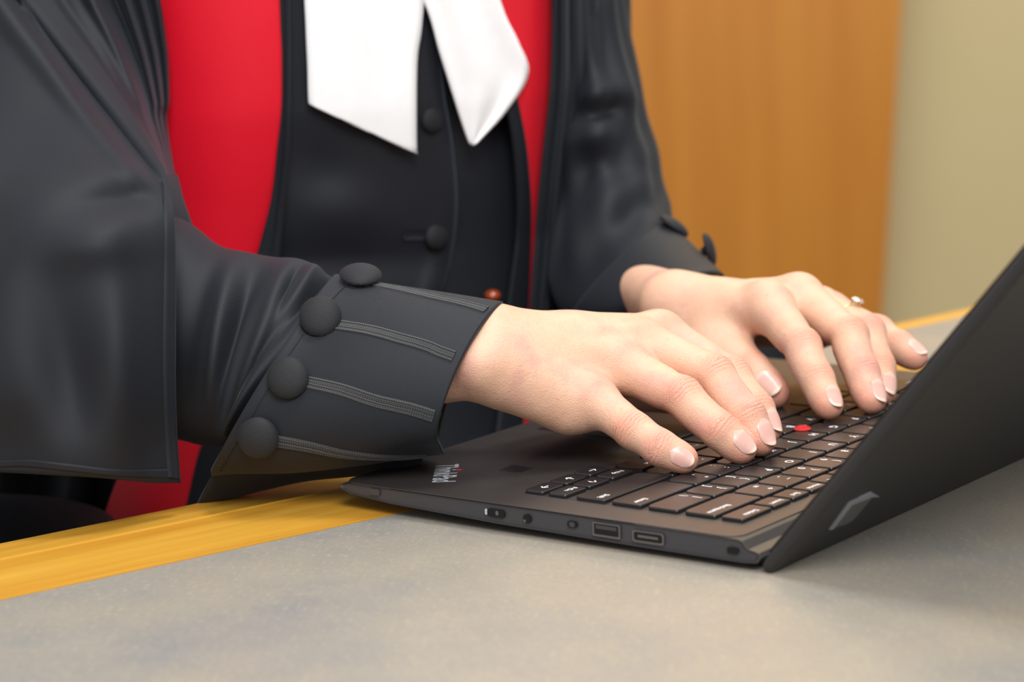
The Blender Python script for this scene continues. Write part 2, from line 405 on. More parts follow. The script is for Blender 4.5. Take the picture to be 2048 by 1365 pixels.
def key(name, x0, x1, y0, y1, texts, front_r=.0032, z=.0145):
    bm = bmesh.new()
    ring = rrect(x0, x1, y0, y1, [.0009, front_r, front_r, .0009], 4)
    ring2 = rrect(x0 - .0004, x1 + .0004, y0 - .0004, y1 + .0004, [.0009, front_r, front_r, .0009], 4)
    rings = [[(x, y, .01285) for x, y in ring2], [(x, y, z - .0003) for x, y in ring2], [(x, y, z) for x, y in ring]]
    vs = [[bm.verts.new(p) for p in r] for r in rings]
    n = len(ring)
    for a, b_ in zip(vs[:-1], vs[1:]):
        for i in range(n): bm.faces.new((a[i], a[(i + 1) % n], b_[(i + 1) % n], b_[i]))
    bm.faces.new(vs[-1]); bm.faces.new(vs[0][::-1])
    bmesh.ops.recalc_face_normals(bm, faces=bm.faces)
    for (s, tx, ty, size, al) in texts:
        add_text(bm, s, (tx, ty, z + .00006), RT_, UP_, size, 1, al)
    me = bpy.data.meshes.new(name); bm.to_mesh(me); bm.free()
    o = link(name, me, [M['key'], M['legend']], lap, False)
    b = o.modifiers.new('bev', 'BEVEL'); b.width = .00035; b.segments = 3; b.limit_method = 'ANGLE'; b.angle_limit = math.radians(40)
    return lobj(o)
U = .01905; GAP = .0029
def row(x1, depth, items, y=0.0):
    for wd, t, t2, kind in items:
        yr, yl = y, y + wd * U - GAP
        x0 = x1 - depth; tx = []
        if kind == 'L': tx = [(t, x1 - .0062, yl - .0028, .0056, 'l')]
        elif kind == 'D': tx = [(t, x0 + .0022, yl - .0030, .0052, 'l'), (t2, x1 - .0058, yl - .0030, .0052, 'l')]
        elif kind == 'R': tx = [(t, x1 - .0055, yr + .0022, .0038, 'r')]
        elif kind == 'S': tx = [(t, x1 - .0050, yl - .0020, .0034, 'l')]
        elif kind == 'F': tx = [(t, x1 - .0040, (yl + yr) / 2, .0036, 'c')]
        elif kind == 'A': tx = [(t, (x0 + x1) / 2 - .0015, (yl + yr) / 2, .0060, 'c')]
        key('key', x0, x1, yr, yl, tx, .0032 if depth > .012 else .0015)
        y += wd * U
row(.0555, .0152, [(2, 'Backspace', '', 'R'), (1, '=', '+', 'D'), (1, '-', '_', 'D')] + [(1, a, b_, 'D') for a, b_ in zip('0987654321', ')(*&^%$#@!')] + [(1, '`', '~', 'D')])
row(.0370, .0152, [(1.5, '\\', '|', 'D'), (1, ']', '}', 'D'), (1, '[', '{', 'D')] + [(1, a, '', 'L') for a in 'POIUYTREWQ'] + [(1.5, 'Tab', '', 'S')])
row(.0185, .0152, [(2.25, 'Enter', '', 'R'), (1, "'", '"', 'D'), (1, ';', ':', 'D')] + [(1, a, '', 'L') for a in 'LKJHGFDSA'] + [(1.75, 'CapsLk', '', 'S')])
row(.0, .0152, [(2.75, 'Shift', '', 'R'), (1, '/', '?', 'D'), (1, '.', '>', 'D'), (1, ',', '<', 'D')] + [(1, a, '', 'L') for a in 'MNBVCXZ'] + [(2.25, 'Shift', '', 'S')])
row(-.0185, .0150, [(1, 'Ctrl', '', 'S'), (1, 'PrtSc', '', 'S'), (1, 'Alt', '', 'S'), (4.95, '', '', 'S'), (1, 'Alt', '', 'S'), (1, '', '', 'S'), (1, 'Ctrl', '', 'S'), (1.15, 'Fn', '', 'S')], 2.9 * U)
row(-.0203, .0090, [(.93, 'PgDn', '', 'S'), (.93, '↑', '', 'A'), (.93, 'PgUp', '', 'S')])
row(-.0325, .0092, [(.93, '→', '', 'A'), (.93, '↓', '', 'A'), (.93, '←', '', 'A')])
row(.0688, .0100, [(1.31, 'Delete', '', 'F'), (.8, 'Insert', '', 'F'), (.8, 'End', '', 'F'), (.8, 'Home', '', 'F')] + [(.8, 'F%d' % k, '', 'F') for k in range(12, 0, -1)] + [(1.69, 'Esc', '', 'F')])
# trackpoint, its three buttons, touchpad, fingerprint reader
bm = bmesh.new(); tx, ty = .0042, .1565
prof = [(0, .0163), (.0014, .0162), (.0030, .0158), (.0040, .0152), (.0042, .0147), (.0036, .0144), (.0024, .0142), (.0022, .0129)]
vs = []
for r, z in prof:
    vs.append([bm.verts.new((tx + r * math.cos(a), ty + r * math.sin(a), z)) for a in np.linspace(0, 2 * math.pi, 24, endpoint=False)] if r else [bm.verts.new((tx, ty, z))])
for a, b_ in zip(vs[:-1], vs[1:]):
    for i in range(24):
        if len(a) == 1: bm.faces.new((a[0], b_[i], b_[(i + 1) % 24]))
        else: bm.faces.new((a[i], b_[i], b_[(i + 1) % 24], a[(i + 1) % 24]))
for k in range(60):                                               # rough nap on the cap
    a, r = k * 2.399, .0034 * math.sqrt((k + .5) / 60); cx, cy = tx + r * math.cos(a), ty + r * math.sin(a)
    zt = .0163 - .9 * (r / .0040) ** 2 * .0006
    bmesh.ops.create_icosphere(bm, subdivisions=1, radius=.00022, matrix=Matrix.Translation((cx, cy, zt)))
lobj(bm_obj('pointing_stick', bm, M['tp'], lap, True, label='red rubber pointing stick between the keys'))
for y0, y1 in ((.1065, .1395), (.1405, .1725), (.1735, .2065)):
    bm = bmesh.new(); bm_prism(bm, rrect(-.0520, -.0395, y0, y1, .0015), ZD + .0003, ZD + .0016); lobj(bm_obj('mouse_button', bm, M['key'], lap, False, .0004))
bm = bmesh.new(); bm_prism(bm, rrect(-.1160, -.0530, .1065, .2065, .002), ZD + .0003, ZD + .0006); lobj(bm_obj('touchpad', bm, M['key'], lap, False, .0001))
bm = bmesh.new(); bm_prism(bm, rrect(-.0790, -.0670, .0285, .0395, .0012), ZD + .0003, ZD + .00065)
fr_ = lobj(bm_obj('fingerprint_reader', bm, M['key'], lap, False, .0001))
bm = bmesh.new()
for (a, b_, c, d) in ((-.0786, -.0755, .0289, .0292), (-.0786, -.0783, .0289, .0320), (-.0705, -.0674, .0388, .0391), (-.0677, -.0674, .0360, .0391)):
    bm_box(bm, a, b_, c, d, ZD + .0006, ZD + .0007)
bm_obj('corner_mark', bm, M['metal'], fr_)
# palm-rest wordmark
bm = bmesh.new()
add_text(bm, 'ThinkPad', (-.1112, .0240, ZD + .00046), (.59, -.807, 0), (.807, .59, 0), .0148, 0, 'l', sx=.0345 / (text_geo('ThinkPad')[0][:, 0].max() * .0148))
lg = lobj(bm_obj('logo', bm, [M['logo_grey'], M['logo_red']], lap, label='silver wordmark with a red dot'))
bm = bmesh.new()
for p0 in ((-.1112 + .59 * .0118 + .807 * .0098, .0240 - .807 * .0118 + .59 * .0098),):
    e_, u_2 = np.array([.59, -.807]), np.array([.807, .59]); q0 = np.array(p0)
    bm_prism(bm, [tuple(q0 + e_ * a + u_2 * b) for a, b in ((-.0006, 0), (.0008, 0), (.0008, .0022), (-.0006, .0022))], ZD + .00046, ZD + .0006)
bm_obj('red_dot', bm, M['logo_red'], lg)
# ports on the right-hand side
def side_box(name, x0, x1, z0, z1, mat, r=.0006, inner=None, y=Y0, depth=.0004, label=None, protr=.00008):
    bm = bmesh.new(); pts = rrect(x0, x1, z0, z1, r)
    a = [bm.verts.new((x, y - protr, z)) for x, z in pts]; b_ = [bm.verts.new((x, y + depth, z)) for x, z in pts]
    bm.faces.new(a); bm.faces.new(b_[::-1])
    for i in range(len(pts)): bm.faces.new((a[i], a[(i + 1) % len(pts)], b_[(i + 1) % len(pts)], b_[i]))
    o = lobj(bm_obj(name, bm, mat, lap, label=label))
    return o
def side_detail(parent, name, x0, x1, z0, z1, mat, r=.0003, protr=.0002):
    bm = bmesh.new(); pts = rrect(x0, x1, z0, z1, r)
    a = [bm.verts.new((x, Y0 - protr, z)) for x, z in pts]; b_ = [bm.verts.new((x, Y0 + .0002, z)) for x, z in pts]
    bm.faces.new(a); bm.faces.new(b_[::-1])
    for i in range(len(pts)): bm.faces.new((a[i], a[(i + 1) % len(pts)], b_[(i + 1) % len(pts)], b_[i]))
    return bm_obj(name, bm, mat, parent)
p = side_box('pen_slot', -.0465, -.0370, .0068, .0104, M['port'], .0016); side_detail(p, 'slot_rim', -.0475, -.0464, .0074, .0100, M['logo_grey'], .0005); side_detail(p, 'pen_end', -.0418, -.0402, .0078, .0098, M['metal'], .0007)
p = side_box('headphone_jack', -.0272, -.0230, .0062, .0102, M['port'], .0020); side_detail(p, 'jack_contact', -.0268, -.0256, .0066, .0078, M['metal'], .0004)
p = side_box('power_button', -.0040, .0010, .0072, .0100, M['port'], .0012); side_detail(p, 'button_cap', -.0028, .0000, .0076, .0096, M['side'], .0008)
p = side_box('usb_port', .0090, .0230, .0052, .0112, M['metal'], .0005); side_detail(p, 'port_mouth', .0098, .0222, .0060, .0106, M['port'], .0003, .00012); side_detail(p, 'port_tongue', .0108, .0212, .0085, .0100, M['side'], .0002)
p = side_box('video_port', .0290, .0446, .0052, .0102, M['metal'], .0012); side_detail(p, 'port_mouth', .0298, .0438, .0060, .0096, M['port'], .0010, .00012); side_detail(p, 'port_tongue', .0318, .0418, .0074, .0084, M['metal'], .0002)
side_box('lock_slot', .0748, .0800, .0062, .0088, M['port'], .0009)
side_box('side_latch_seam', -.1130, -.1070, .0088, .0116, M['side'], .0010, protr=.00015)
# lid
LA = math.radians(49.2); LD = np.array([math.cos(LA), 0, math.sin(LA)]); LN = np.array([math.sin(LA), 0, -math.cos(LA)])
LO = np.array([.0870, 0, .0003])
def lid_pt(t, n, y): return LO + LD * t + LN * n + np.array([0, y, 0])
def lid_loft(name, prof_t, y0, y1, n0, n1, mat, bevel=.0012, r=.006, parent=lap, label=None):
    bm = bmesh.new(); pts = rrect(prof_t[0], prof_t[1], y0, y1, [r, r, .003, .003])
    a = [bm.verts.new(tuple(lid_pt(t, n0, y))) for t, y in pts]; b_ = [bm.verts.new(tuple(lid_pt(t, n1, y))) for t, y in pts]
    bm.faces.new(a[::-1]); bm.faces.new(b_)
    for i in range(len(pts)): bm.faces.new((a[i], a[(i + 1) % len(pts)], b_[(i + 1) % len(pts)], b_[i]))
    o = bm_obj(name, bm, mat, parent, False, bevel, label)
    if parent is lap: lobj(o)
    return o
lid = lid_loft('lid', (.0035, .229), Y0 - .0002, Y1 + .0002, .0000, .0058, M['lid'], .0022)
lid_loft('bezel', (.009, .226), Y0 + .002, Y1 - .002, -.0012, .0006, M['glass'], .0004)
lid_loft('screen', (.020, .214), Y0 + .012, Y1 - .012, -.00135, -.0010, M['port'], .0001)
for y0, y1 in ((.010, .040), (.252, .282)):
    bm = bmesh.new()
    for k, (cx, cz) in enumerate(((.0880, .0086), (.0905, .0100))):
        vs = [[bm.verts.new((cx + .0036 * math.cos(a), y, cz - .001 + .0036 * math.sin(a))) for a in np.linspace(0, 2 * math.pi, 20, endpoint=False)] for y in (y0, y1)]
        for i in range(20): bm.faces.new((vs[0][i], vs[0][(i + 1) % 20], vs[1][(i + 1) % 20], vs[1][i]))
        bm.faces.new(vs[0]); bm.faces.new(vs[1][::-1])
    lobj(bm_obj('hinge', bm, M['side'], lap, True))
for x, y in ((-.09, .0), (-.09, .29), (.07, .0), (.07, .29)):
    bm = bmesh.new(); bm_prism(bm, rrect(x - .005, x + .005, y - .005 + .006, y + .005 + .006, .004), 0.0, .0062 if x < 0 else .0045)
    lobj(bm_obj('rubber_foot', bm, M['port'], lap))
# badge on the lid's outer corner
def lid_hit(x, y, n=.0058):
    d = bd(x, y, 1.0) - CP; o = lid_pt(0, n, 0); t = ((o - CP) @ LN) / (d @ LN); return CP + t * d
bq = [(1660, 1056), (1699, 1001), (1738, 988), (1757, 993), (1741, 996), (1706, 1040)]
def badge_poly(bm, pts, off, mi):
    a = [bm.verts.new(tuple(lid_hit(x, y) + LN * off)) for x, y in pts]; b_ = [bm.verts.new(tuple(lid_hit(x, y) - LN * .0003)) for x, y in pts]
    f = bm.faces.new(a); f.material_index = mi
    for i in range(len(pts)):
        f = bm.faces.new((a[i], a[(i + 1) % len(pts)], b_[(i + 1) % len(pts)], b_[i])); f.material_index = mi
bm = bmesh.new(); badge_poly(bm, [(1659, 1058), (1699, 1002), (1742, 985), (1746, 992), (1735, 1005), (1706, 1040), (1690, 1049)], .0003, 0)
bdg = lobj(bm_obj('badge', bm, plain('badge_face', srgb(96, 96, 95), .35, .2), lap, label='small grey metal badge at the lid corner'))
bm = bmesh.new(); badge_poly(bm, [(1657, 1059), (1697, 1004), (1741, 984), (1757, 993), (1741, 994), (1702, 1010), (1665, 1058)], .0005, 0)
bm_obj('badge_rim', bm, M['badge'], bdg)

# ------------------------------------------------------------------ person: hands and body as one mesh
def smin(a, b, k):
    h = np.maximum(k - np.abs(a - b), 0) / k
    return np.minimum(a, b) - h * h * k * .25
def cap_(P, a, b, ra, rb):
    ba = b - a; t = np.clip(((P - a) @ ba) / (ba @ ba), 0, 1)
    return np.linalg.norm(P - a - t[:, None] * ba, axis=1) - (ra + (rb - ra) * t)
MM = .001
RH = {'wrist': (962, 706, 1.094), 'fore': (560, 732, 1.125),
 'pinky': [(1182, 798, 1.094), (1266, 860, 1.078), (1320, 896, 1.069), (1366, 918, 1.0665)],
 'ring': [(1242, 732, 1.112), (1364, 794, 1.094), (1436, 860, 1.083), (1482, 896, 1.0805)],
 'middle': [(1280, 688, 1.126), (1428, 752, 1.107), (1492, 833, 1.094), (1520, 879, 1.090)],
 'index': [(1318, 668, 1.143), (1462, 754, 1.127), (1510, 818, 1.115), (1533, 857, 1.109)],
 'thumb': [(1060, 760, 1.135), (1190, 780, 1.158), (1320, 782, 1.172), (1405, 795, 1.172)]}
LH = {'wrist': (1345, 612, 1.262), 'fore': (1250, 568, 1.36),
 'thumb': [(1385, 670, 1.245), (1440, 710, 1.222), (1502, 745, 1.208), (1545, 783, 1.196)],
 'index': [(1536, 608, 1.212), (1604, 694, 1.184), (1632, 758, 1.170), (1658, 809, 1.160)],
 'middle': [(1600, 594, 1.228), (1698, 672, 1.197), (1722, 744, 1.182), (1744, 797, 1.172)],
 'ring': [(1640, 620, 1.247), (1734, 666, 1.216), (1756, 734, 1.203), (1765, 780, 1.194)],
 'pinky': [(1660, 628, 1.262), (1754, 664, 1.242), (1796, 693, 1.232), (1830, 713, 1.226)]}
RAD = {'index': (9.8, 8.2, 7.3, 6.6), 'middle': (10.2, 8.5, 7.6, 6.9), 'ring': (9.8, 8.1, 7.2, 6.6), 'pinky': (8.8, 7.1, 6.5, 6.0), 'thumb': (13.5, 11.5, 9.4, 8.2)}
FN = ('index', 'middle', 'ring', 'pinky')
class Hand:
    def __init__(s, H, rs=1.0, roll=.5, thumb_side=1, fo=12, frr=20):
        s.roll = roll; s.fo = fo; s.frr = frr
        s.J = {k: [bd(*q) for q in H[k]] for k in FN + ('thumb',)}
        s.W = bd(*H['wrist']); s.F = bd(*H['fore']); s.rs = rs
        s.side = nrm(s.J['pinky'][0] - s.J['index'][0])           # towards the little finger
        fwd = nrm((s.J['middle'][0] + s.J['ring'][0]) / 2 - s.W)
        d = np.cross(s.side, fwd)
        if d[2] < 0: d = -d
        s.dors = nrm(d); s.fwd = fwd; s.side = nrm(np.cross(fwd, s.dors) * np.sign(np.cross(fwd, s.dors) @ s.side))
        s.fr = {}
        for k in FN + ('thumb',):
            J = s.J[k]; fr = []
            d0 = nrm(J[1] - J[0]); d2 = nrm(J[3] - J[1]); bend = np.cross(d0, d2)
            ax = s.side if k != 'thumb' else nrm(s.dors * .0 + s.thumb_axis(J, thumb_side))
            if np.linalg.norm(bend) > .15:
                bb = nrm(bend); bb = bb * np.sign(bb @ ax) if k != 'thumb' else ax
                ax = nrm(.5 * bb + .5 * ax) if k != 'thumb' else ax
            for a, b in zip(J[:-1], J[1:]):
                d = nrm(b - a); n = np.cross(ax, d); 
                if k != 'thumb' and n @ (s.dors + .3 * s.fwd) < 0: n = -n
                if k == 'thumb' and n @ (CP - b) < 0: n = -n
                n = nrm(n)
                if k != 'thumb' and len(fr) == 2:
                    v = nrm(CP - b); v = v - (v @ d) * d; n = nrm(n + v * s.roll)
                fr.append((d, n, nrm(np.cross(d, n))))
            s.fr[k] = fr
    def thumb_axis(s, J, sgn):
        d = nrm(J[3] - J[2]); want = nrm(np.array([.5, -.78, .38]))         # the nail faces up and outwards
        want = nrm(want - (want @ d) * d); return np.cross(d, want)
    def sdf(s, P):
        m = MM * s.rs; W, dn, sd, fw = s.W, s.dors, s.side, s.fwd
        fa = nrm(s.F - W)
        # forearm and wrist
        d = cap_(P, W + sd * 9.5 * m, s.F + sd * s.fo * m, 12.9 * m, s.frr * m)
        d = smin(d, cap_(P, W - sd * 10 * m, s.F - sd * s.fo * m, 13.6 * m, s.frr * m), 16 * m)
        # palm
        for k, (o, r0, r1) in {'index': (-9, 12, 11.3), 'middle': (-3.5, 12.3, 11.6), 'ring': (3.5, 12.3, 11.2), 'pinky': (9, 11.6, 10.2)}.items():
            d = smin(d, cap_(P, W + sd * o * m + fw * 4 * m, s.J[k][0] - dn * 3.5 * m, r0 * m, r1 * m), 11 * m)
        d = smin(d, cap_(P, W + sd * 12 * m + fw * 12 * m - dn * 7 * m, s.J['pinky'][0] - dn * 8 * m - fw * 10 * m, 10.3 * m, 8.8 * m), 12 * m)   # heel of the hand
        T = s.J['thumb']
        d = smin(d, cap_(P, W - sd * 12 * m + fw * 10 * m - dn * 5 * m, T[1], 12.5 * m, RAD['thumb'][1] * .95 * m), 14 * m)
        d = smin(d, cap_(P, (W + s.J['index'][0]) / 2 - dn * 3 * m, T[1], 9 * m, 8.5 * m), 14 * m)            # web of the thumb
        # knuckles, tendons
        for k in FN:
            J0 = s.J[k][0]; d = smin(d, cap_(P, J0 + dn * 4.6 * m - fw * 2 * m, J0 + dn * 4.0 * m + fw * 2.5 * m, 5.3 * m, 5.0 * m), 8 * m)
            d = smin(d, cap_(P, W * .35 + J0 * .65 + dn * 7.2 * m, J0 + dn * 7.6 * m, 1.6 * m, 2.2 * m), 5 * m)
        # bone at the outside of the wrist
        d = smin(d, np.linalg.norm(P - (W + sd * 14 * m + dn * 5.5 * m - fw * 8 * m), axis=1) - 6.2 * m, 10 * m)
        pal = d; out = None
        for k in FN + ('thumb',):
            f = s.finger(P, k); g = smin(pal, f, (7 if k != 'thumb' else 10) * m)
            out = g if out is None else smin(out, g, 1.2 * m)
        return out
    def finger(s, P, k):
        m = MM * s.rs; J = s.J[k]; r = RAD[k]; fr = s.fr[k]; d = None
        for i in range(3):
            c = cap_(P, J[i], J[i + 1], r[i] * m, r[i + 1] * m)
            c = smin(c, cap_(P, J[i] * .68 + J[i + 1] * .32, J[i] * .34 + J[i + 1] * .66, (r[i] * .6 + r[i + 1] * .4 + .35) * m, (r[i] * .4 + r[i + 1] * .6 + .35) * m), 2 * m)
            # fuller phalanges between slimmer joints on the palm side, flat back
            mid = (J[i] + J[i + 1]) / 2; c = smin(c, cap_(P, J[i] * .7 + J[i + 1] * .3 - fr[i][1] * 1.6 * m, J[i] * .25 + J[i + 1] * .75 - fr[i][1] * 1.4 * m, (r[i] + r[i + 1]) / 2 * .96 * m, r[i + 1] * .95 * m), 4 * m)
            d = c if d is None else smin(d, c, 2.5 * m)
        for i, rr in ((1, .75), (2, .70)):                          # knuckle bumps on the back
            n = nrm(fr[i - 1][1] + fr[i][1]); sdv = fr[i][2]
            for q in (-1, 1):
                d = smin(d, np.linalg.norm(P - (J[i] + n * 1.1 * m + sdv * q * 1.5 * m), axis=1) - r[i] * rr * m, 6 * m)
        # finger pad
        d = smin(d, cap_(P, J[3] - fr[2][0] * 5 * m - fr[2][1] * 1.4 * m, J[3] + fr[2][0] * .8 * m - fr[2][1] * 1.0 * m, r[3] * .93 * m, r[3] * .86 * m), 3 * m)
        return d

def surface_nets(fn, lo, hi, h):
    lo = np.array(lo); n = np.ceil((np.array(hi) - lo) / h).astype(int) + 1
    B = 6; nb = np.ceil(n / B).astype(int) + 1; n = nb * B
    D = np.full(n, 1.0, np.float32)
    ci = np.stack(np.meshgrid(*[np.arange(q) for q in nb], indexing='ij'), -1).reshape(-1, 3)
    cc = lo + (ci * B + (B - 1) / 2) * h
    cd = fn(cc); rad = h * B * .95
    sel = np.abs(cd) < rad + 2 * h
    for q, d in zip(ci[~sel], cd[~sel]):
        D[q[0]*B:(q[0]+1)*B, q[1]*B:(q[1]+1)*B, q[2]*B:(q[2]+1)*B] = d
    loc = np.stack(np.meshgrid(*[np.arange(B)] * 3, indexing='ij'), -1).reshape(-1, 3)
    S = ci[sel]
    for c0 in range(0, len(S), 800):
        ch = S[c0:c0 + 800]; idx = (ch[:, None, :] * B + loc[None]).reshape(-1, 3)
        D[idx[:, 0], idx[:, 1], idx[:, 2]] = fn(lo + idx * h)
    neg = D < 0
    s8 = [neg[i:n[0]-1+i, j:n[1]-1+j, k:n[2]-1+k] for i in (0, 1) for j in (0, 1) for k in (0, 1)]
    cnt = sum(q.astype(np.int8) for q in s8); act = (cnt > 0) & (cnt < 8)
    vid = -np.ones(act.shape, np.int64); A = np.argwhere(act); vid[act] = np.arange(len(A))
    acc = np.zeros((len(A), 3)); num = np.zeros(len(A))
    cs = [(i, j, k) for i in (0, 1) for j in (0, 1) for k in (0, 1)]
    for a in cs:
        for ax in range(3):
            if a[ax] == 0:
                b = list(a); b[ax] = 1
                da = D[A[:, 0]+a[0], A[:, 1]+a[1], A[:, 2]+a[2]]; db = D[A[:, 0]+b[0], A[:, 1]+b[1], A[:, 2]+b[2]]
                x = (da < 0) != (db < 0); t = np.where(x, da / np.where(x, da - db, 1), 0)
                p = np.tile(np.array(a, float), (len(A), 1)); p[:, ax] += t
                acc[x] += p[x]; num[x] += 1
    V = lo + (A + acc / num[:, None]) * h
    F = []
    for ax in range(3):
        o1, o2 = [(1, 2), (2, 0), (0, 1)][ax]
        sl0 = [slice(0, None)] * 3; sl1 = [slice(0, None)] * 3; sl0[ax] = slice(0, -1); sl1[ax] = slice(1, None)
        a, b = neg[tuple(sl0)], neg[tuple(sl1)]
        E_ = np.argwhere(a != b); E_ = E_[(E_[:, o1] > 0) & (E_[:, o2] > 0) & (E_[:, o1] < n[o1]-1) & (E_[:, o2] < n[o2]-1)]
        def g(d1, d2):
            q = E_.copy(); q[:, o1] -= d1; q[:, o2] -= d2; return vid[q[:, 0], q[:, 1], q[:, 2]]
        Q = np.stack([g(1, 1), g(0, 1), g(0, 0), g(1, 0)], 1)
        fl = ~a[E_[:, 0], E_[:, 1], E_[:, 2]]; Q[fl] = Q[fl][:, ::-1]
        F.append(Q)
    F = np.concatenate(F); F = F[(F >= 0).all(1)]
    # pull the vertices onto the true surface
    for it in range(2):
        e = h * .2; d0 = fn(V); g3 = np.stack([(fn(V + np.eye(3)[i] * e) - d0) / e for i in range(3)], 1)
        V = V - np.clip(d0, -h, h)[:, None] * g3 / np.maximum((g3 * g3).sum(1), .3)[:, None]
    return V, F

HR = Hand(RH, 1.0, .9); HL = Hand(LH, 1.0, .55, 1, 6, 13)
def hand_box(H, extra=.02):
    pts = np.array([q for k in H.J for q in H.J[k]] + [H.W, H.W * .45 + H.F * .55])
    return pts.min(0) - extra, pts.max(0) + extra
VOX = .0009
parts_v, parts_f, att = [], [], {'pink': [], 'wrinkle': [], 'along': []}
def hand_attrs(H, V):
    pk = np.zeros(len(V)); wr = np.zeros(len(V)); al = np.zeros(len(V)); best = np.full(len(V), 1e9)
    for k in FN + ('thumb',):
        f = H.finger(V, k); m = f < best; best = np.where(m, f, best)
        J = H.J[k]; fr = H.fr[k]; r = RAD[k]
        a = np.zeros(len(V)); w_ = np.zeros(len(V)); p_ = np.zeros(len(V)); L = 0; bestseg = np.full(len(V), 1e9)
        for i in range(3):
            dd, n, sdv = fr[i]; t = (V - J[i]) @ dd; q = np.abs(t - np.clip(t, 0, np.linalg.norm(J[i+1]-J[i]))) + 0
            mm = q < bestseg; bestseg = np.where(mm, q, bestseg); a = np.where(mm, (L + t) * 1000, a); L += np.linalg.norm(J[i+1] - J[i])
        for i in (1, 2):
            n = nrm(fr[i-1][1] + fr[i][1]); rel = V - J[i]; dd = nrm(fr[i-1][0] + fr[i][0])
            dor = np.clip((rel @ n) / (r[i] * MM) * 1.4 - .1, 0, 1); al_ = (rel @ dd) / (4.6 * MM if i == 1 else 3.2 * MM)
            wgt = dor * np.exp(-al_ ** 2)
            w_ = np.maximum(w_, wgt * (1 if i == 1 else .8)); p_ = np.maximum(p_, .75 * dor * np.exp(-((rel @ dd) / (6 * MM)) ** 2))
        tt = (V - J[3]) @ fr[2][0] / MM; p_ = np.maximum(p_, np.clip((tt + 9) / 12, 0, 1) * .8)
        und = np.clip(-((V - J[2]) @ fr[2][1]) / (r[2] * MM), 0, 1); p_ = np.maximum(p_, .45 * und * np.clip(((V - J[1]) @ fr[1][0]) / (12 * MM) + 1, 0, 1))
        fade = np.clip(1 - f / (2.2 * MM), 0, 1); p_ = p_ * fade; w_ = w_ * fade; sel = m
        pk = np.where(sel, p_, pk); wr = np.where(sel, w_, wr); al = np.where(sel, a, al)
    for k in FN:
        rel = V - (H.J[k][0] + H.dors * 8 * MM); g = np.exp(-(rel ** 2).sum(1) / (9 * MM) ** 2); pk = np.maximum(pk, .45 * g)
    return pk, wr, al
hands = {}
for nm, H in (('R', HR), ('L', HL)):
    lo, hi = hand_box(H)
    V, F = surface_nets(H.sdf, lo, hi, VOX)
    hands[nm] = (V, F)
    pk, wr, al = hand_attrs(H, V)
    parts_f.append(F + sum(len(q) for q in parts_v)); parts_v.append(V)
    att['pink'].append(pk); att['wrinkle'].append(wr); att['along'].append(al)
# torso frame
TC = np.array([-.374, .262]); NF = nrm((.94, -.34)); NL = np.array([.34, .94]) / np.linalg.norm((.34, .94))
def tor(f, l, z): q = TC + NF * f + NL * l; return np.array([q[0], q[1], z])
SR, SL = bd(-60, -160, 1.30), bd(1140, -200, 1.44); ER, EL = bd(110, 700, 1.19), bd(1205, 500, 1.385)
def bodysdf(P):
    q = P.copy(); d = cap_(P, tor(0, -.055, -.10), tor(0, -.05, .26), .085, .085)
    d = smin(d, cap_(P, tor(0, .055, -.10), tor(0, .05, .26), .085, .085), .08)
    d = smin(d, cap_(P, SR, SL, .05, .022), .03); d = smin(d, cap_(P, tor(0, 0, .30), tor(.01, 0, .42), .052, .05), .05)
    for H, S, E_ in ((HR, SR, ER), (HL, SL, EL)):
        d = smin(d, cap_(P, S, E_, .022, .021), .02); d = smin(d, cap_(P, E_, H.W * .4 + H.F * .6, .021, .015), .02)
    for sg in (-1, 1):
        d = smin(d, cap_(P, tor(0, .09 * sg, -.16), tor(.42, .10 * sg, -.17), .085, .065), .05)
    return d
V, F = surface_nets(bodysdf, (-.62, -.20, -.30), (.15, .60, .50), .008)
parts_f.append(F + sum(len(q) for q in parts_v)); parts_v.append(V)
for k in att: att[k].append(np.zeros(len(V)))
person = empty('person', 'person in a black gown with red facings and white neck tabs, typing on the laptop', 'person', (-.37, .26, -.75))
POFF = -Vector(person.location)
def pobj(o): o.location = POFF; return o
me = pymesh('body', np.concatenate(parts_v), np.concatenate(parts_f))
for k in att:
    a = me.attributes.new(k, 'FLOAT', 'POINT'); a.data.foreach_set('value', np.concatenate(att[k]).astype(np.float32))
body = pobj(link('body', me, M['skin'], person))

